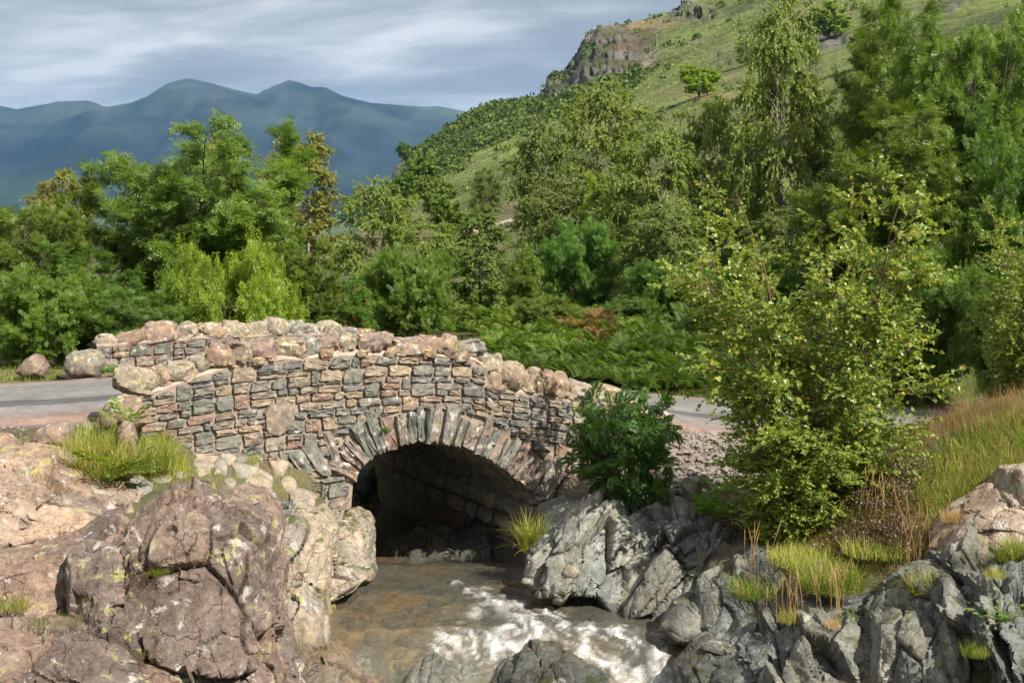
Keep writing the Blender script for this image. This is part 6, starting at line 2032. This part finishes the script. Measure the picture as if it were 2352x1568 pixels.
ib1 = cube_sphere(2)
itri = np.concatenate([ib1[1][:, [0, 1, 2]], ib1[1][:, [0, 2, 3]]])


def pebbles(name, label, p, lo, hi, mat, seed):
    r = np.random.default_rng(seed)
    n = len(p)
    s = r.uniform(0, 1, n) ** 3 * (hi - lo) + lo
    sh = r.uniform(0.6, 1.3, (n, 1, 3)) * [1, 1, 0.65]
    V = ib1[0][None] * (1 + r.normal(0, 0.13, (n, len(ib1[0]), 1)) * 1.4) * sh * s[:, None, None]
    az = r.uniform(0, 6.28, n)
    ca, sa = np.cos(az)[:, None], np.sin(az)[:, None]
    V = np.stack([V[..., 0] * ca - V[..., 1] * sa, V[..., 0] * sa + V[..., 1] * ca, V[..., 2]], -1) + p[:, None] + (s * 0.25)[:, None, None] * [0, 0, 1]
    mb = MB()
    mb.add(V.reshape(-1, 3), (itri[None] + (np.arange(n) * len(ib1[0]))[:, None, None]).reshape(-1, 3))
    return tag(mb.obj(name, mat, None, smooth=False), label, kind='stuff')


pebbles('gravel', 'loose grey-brown gravel bank right of the bridge', region([(1545, 1000), (1680, 1000), (1740, 1040), (1740, 1180), (1640, 1190), (1560, 1150), (1540, 1060)], 1300, 5), 0.014, 0.065, M_GRAVEL, 1)
rs = np.random.default_rng(8)
q = np.stack([rs.uniform(-2, 2.2, 900), rs.uniform(12.2, 16.5, 900)], 1)
d, i = near_line(q[:, 0], q[:, 1], STREAM)
q = q[d < STREAM[i, 2]]
pebbles('stream_pebbles', 'brown and orange pebbles on the stream bed', np.concatenate([q, gz(q[:, 0], q[:, 1])[:, None]], 1), 0.02, 0.13, M_BED, 2)
q = np.stack([rs.uniform(1.2, 3.4, 400), rs.uniform(17.0, 18.2, 400)], 1)
pebbles('gravel', 'gravel along the lane edge right of the bridge', np.concatenate([q, gz(q[:, 0], q[:, 1])[:, None]], 1), 0.008, 0.03, M_GRAVEL, 3)
q = np.stack([rs.uniform(-6.5, -3.6, 500), rs.uniform(13.7, 14.5, 500)], 1)
pebbles('gravel', 'gravel at the near road edge on the left', np.concatenate([q, gz(q[:, 0], q[:, 1])[:, None]], 1), 0.006, 0.025, M_GRAVEL, 4)


def dry_wall(label, pts, size, n, mat=M_FLAG):
    P = dense(np.array(pts), 0.1 * np.linalg.norm(np.array(pts[-1])[:2] - np.array(pts[0])[:2]) / 10 + 0.01)
    r = np.random.default_rng(len(pts) * 7 + n)
    t = np.sort(r.random(n))
    k = (t * (len(P) - 1)).astype(int)
    p = P[k]
    root = empty('drystone_wall', tuple(p[0]), label, 'wall')
    mesh_list = []
    for q in range(6):
        d, Q = cube_sphere(3)
        V = np.sign(d) * np.abs(d) ** 0.7 * (1 + 0.15 * r.normal(0, 1, (len(d), 1)) * 0.5) * [1.25, 0.8, 0.75]
        mesh_list.append(make_mesh('stone', V, Q, True))
    for a in p:
        o = add_obj('stone', mesh_list[int(r.integers(0, 6))], mat, root, a - p[0] + [0, 0, r.uniform(0.2, 1.6) * size])
        s = size * r.uniform(0.6, 1.3)
        o.scale = (s, s, s)
        o.rotation_euler = (0, 0, r.uniform(0, 6))
    return root


pts = [tuple(hill_point(x, y)) for x, y in [(930, 588), (975, 572), (1020, 560), (1060, 548), (1120, 528), (1170, 512), (1190, 503)]]
dry_wall('pinkish drystone wall low across the foot of the hillside', pts, 0.11, 150)
pts = [tuple(hill_point(x, y)) for x, y in [(1507, 116), (1509, 100), (1510, 85), (1512, 65), (1516, 46)]]
dry_wall('thin drystone wall running straight up the crag slope', pts, 0.2, 80)

# ------------------------------------------------------------------ air
hz = bpy.data.meshes.new('haze')
X0, X1, Y0, Y1, Z0, Z1 = -16000, 16000, -500, 16000, -62, 980
hv = [(x, y, z) for x in (X0, X1) for y in (Y0, Y1) for z in (Z0, Z1)]
hz.from_pydata(hv, [], [(0, 1, 3, 2), (4, 6, 7, 5), (0, 4, 5, 1), (2, 3, 7, 6), (0, 2, 6, 4), (1, 5, 7, 3)])
m, t_ = new_mat('haze_air')
vol = nd(t_, 'ShaderNodeVolumePrincipled', {'Color': (0.22, 0.55, 1.0), 'Density': 4.8e-5, 'Anisotropy': 0.2})
nd(t_, 'ShaderNodeOutputMaterial', {'Volume': vol.outputs[0]})
o = add_obj('haze', hz, m)
tag(o, 'thin blue haze in the valley air', kind='stuff')
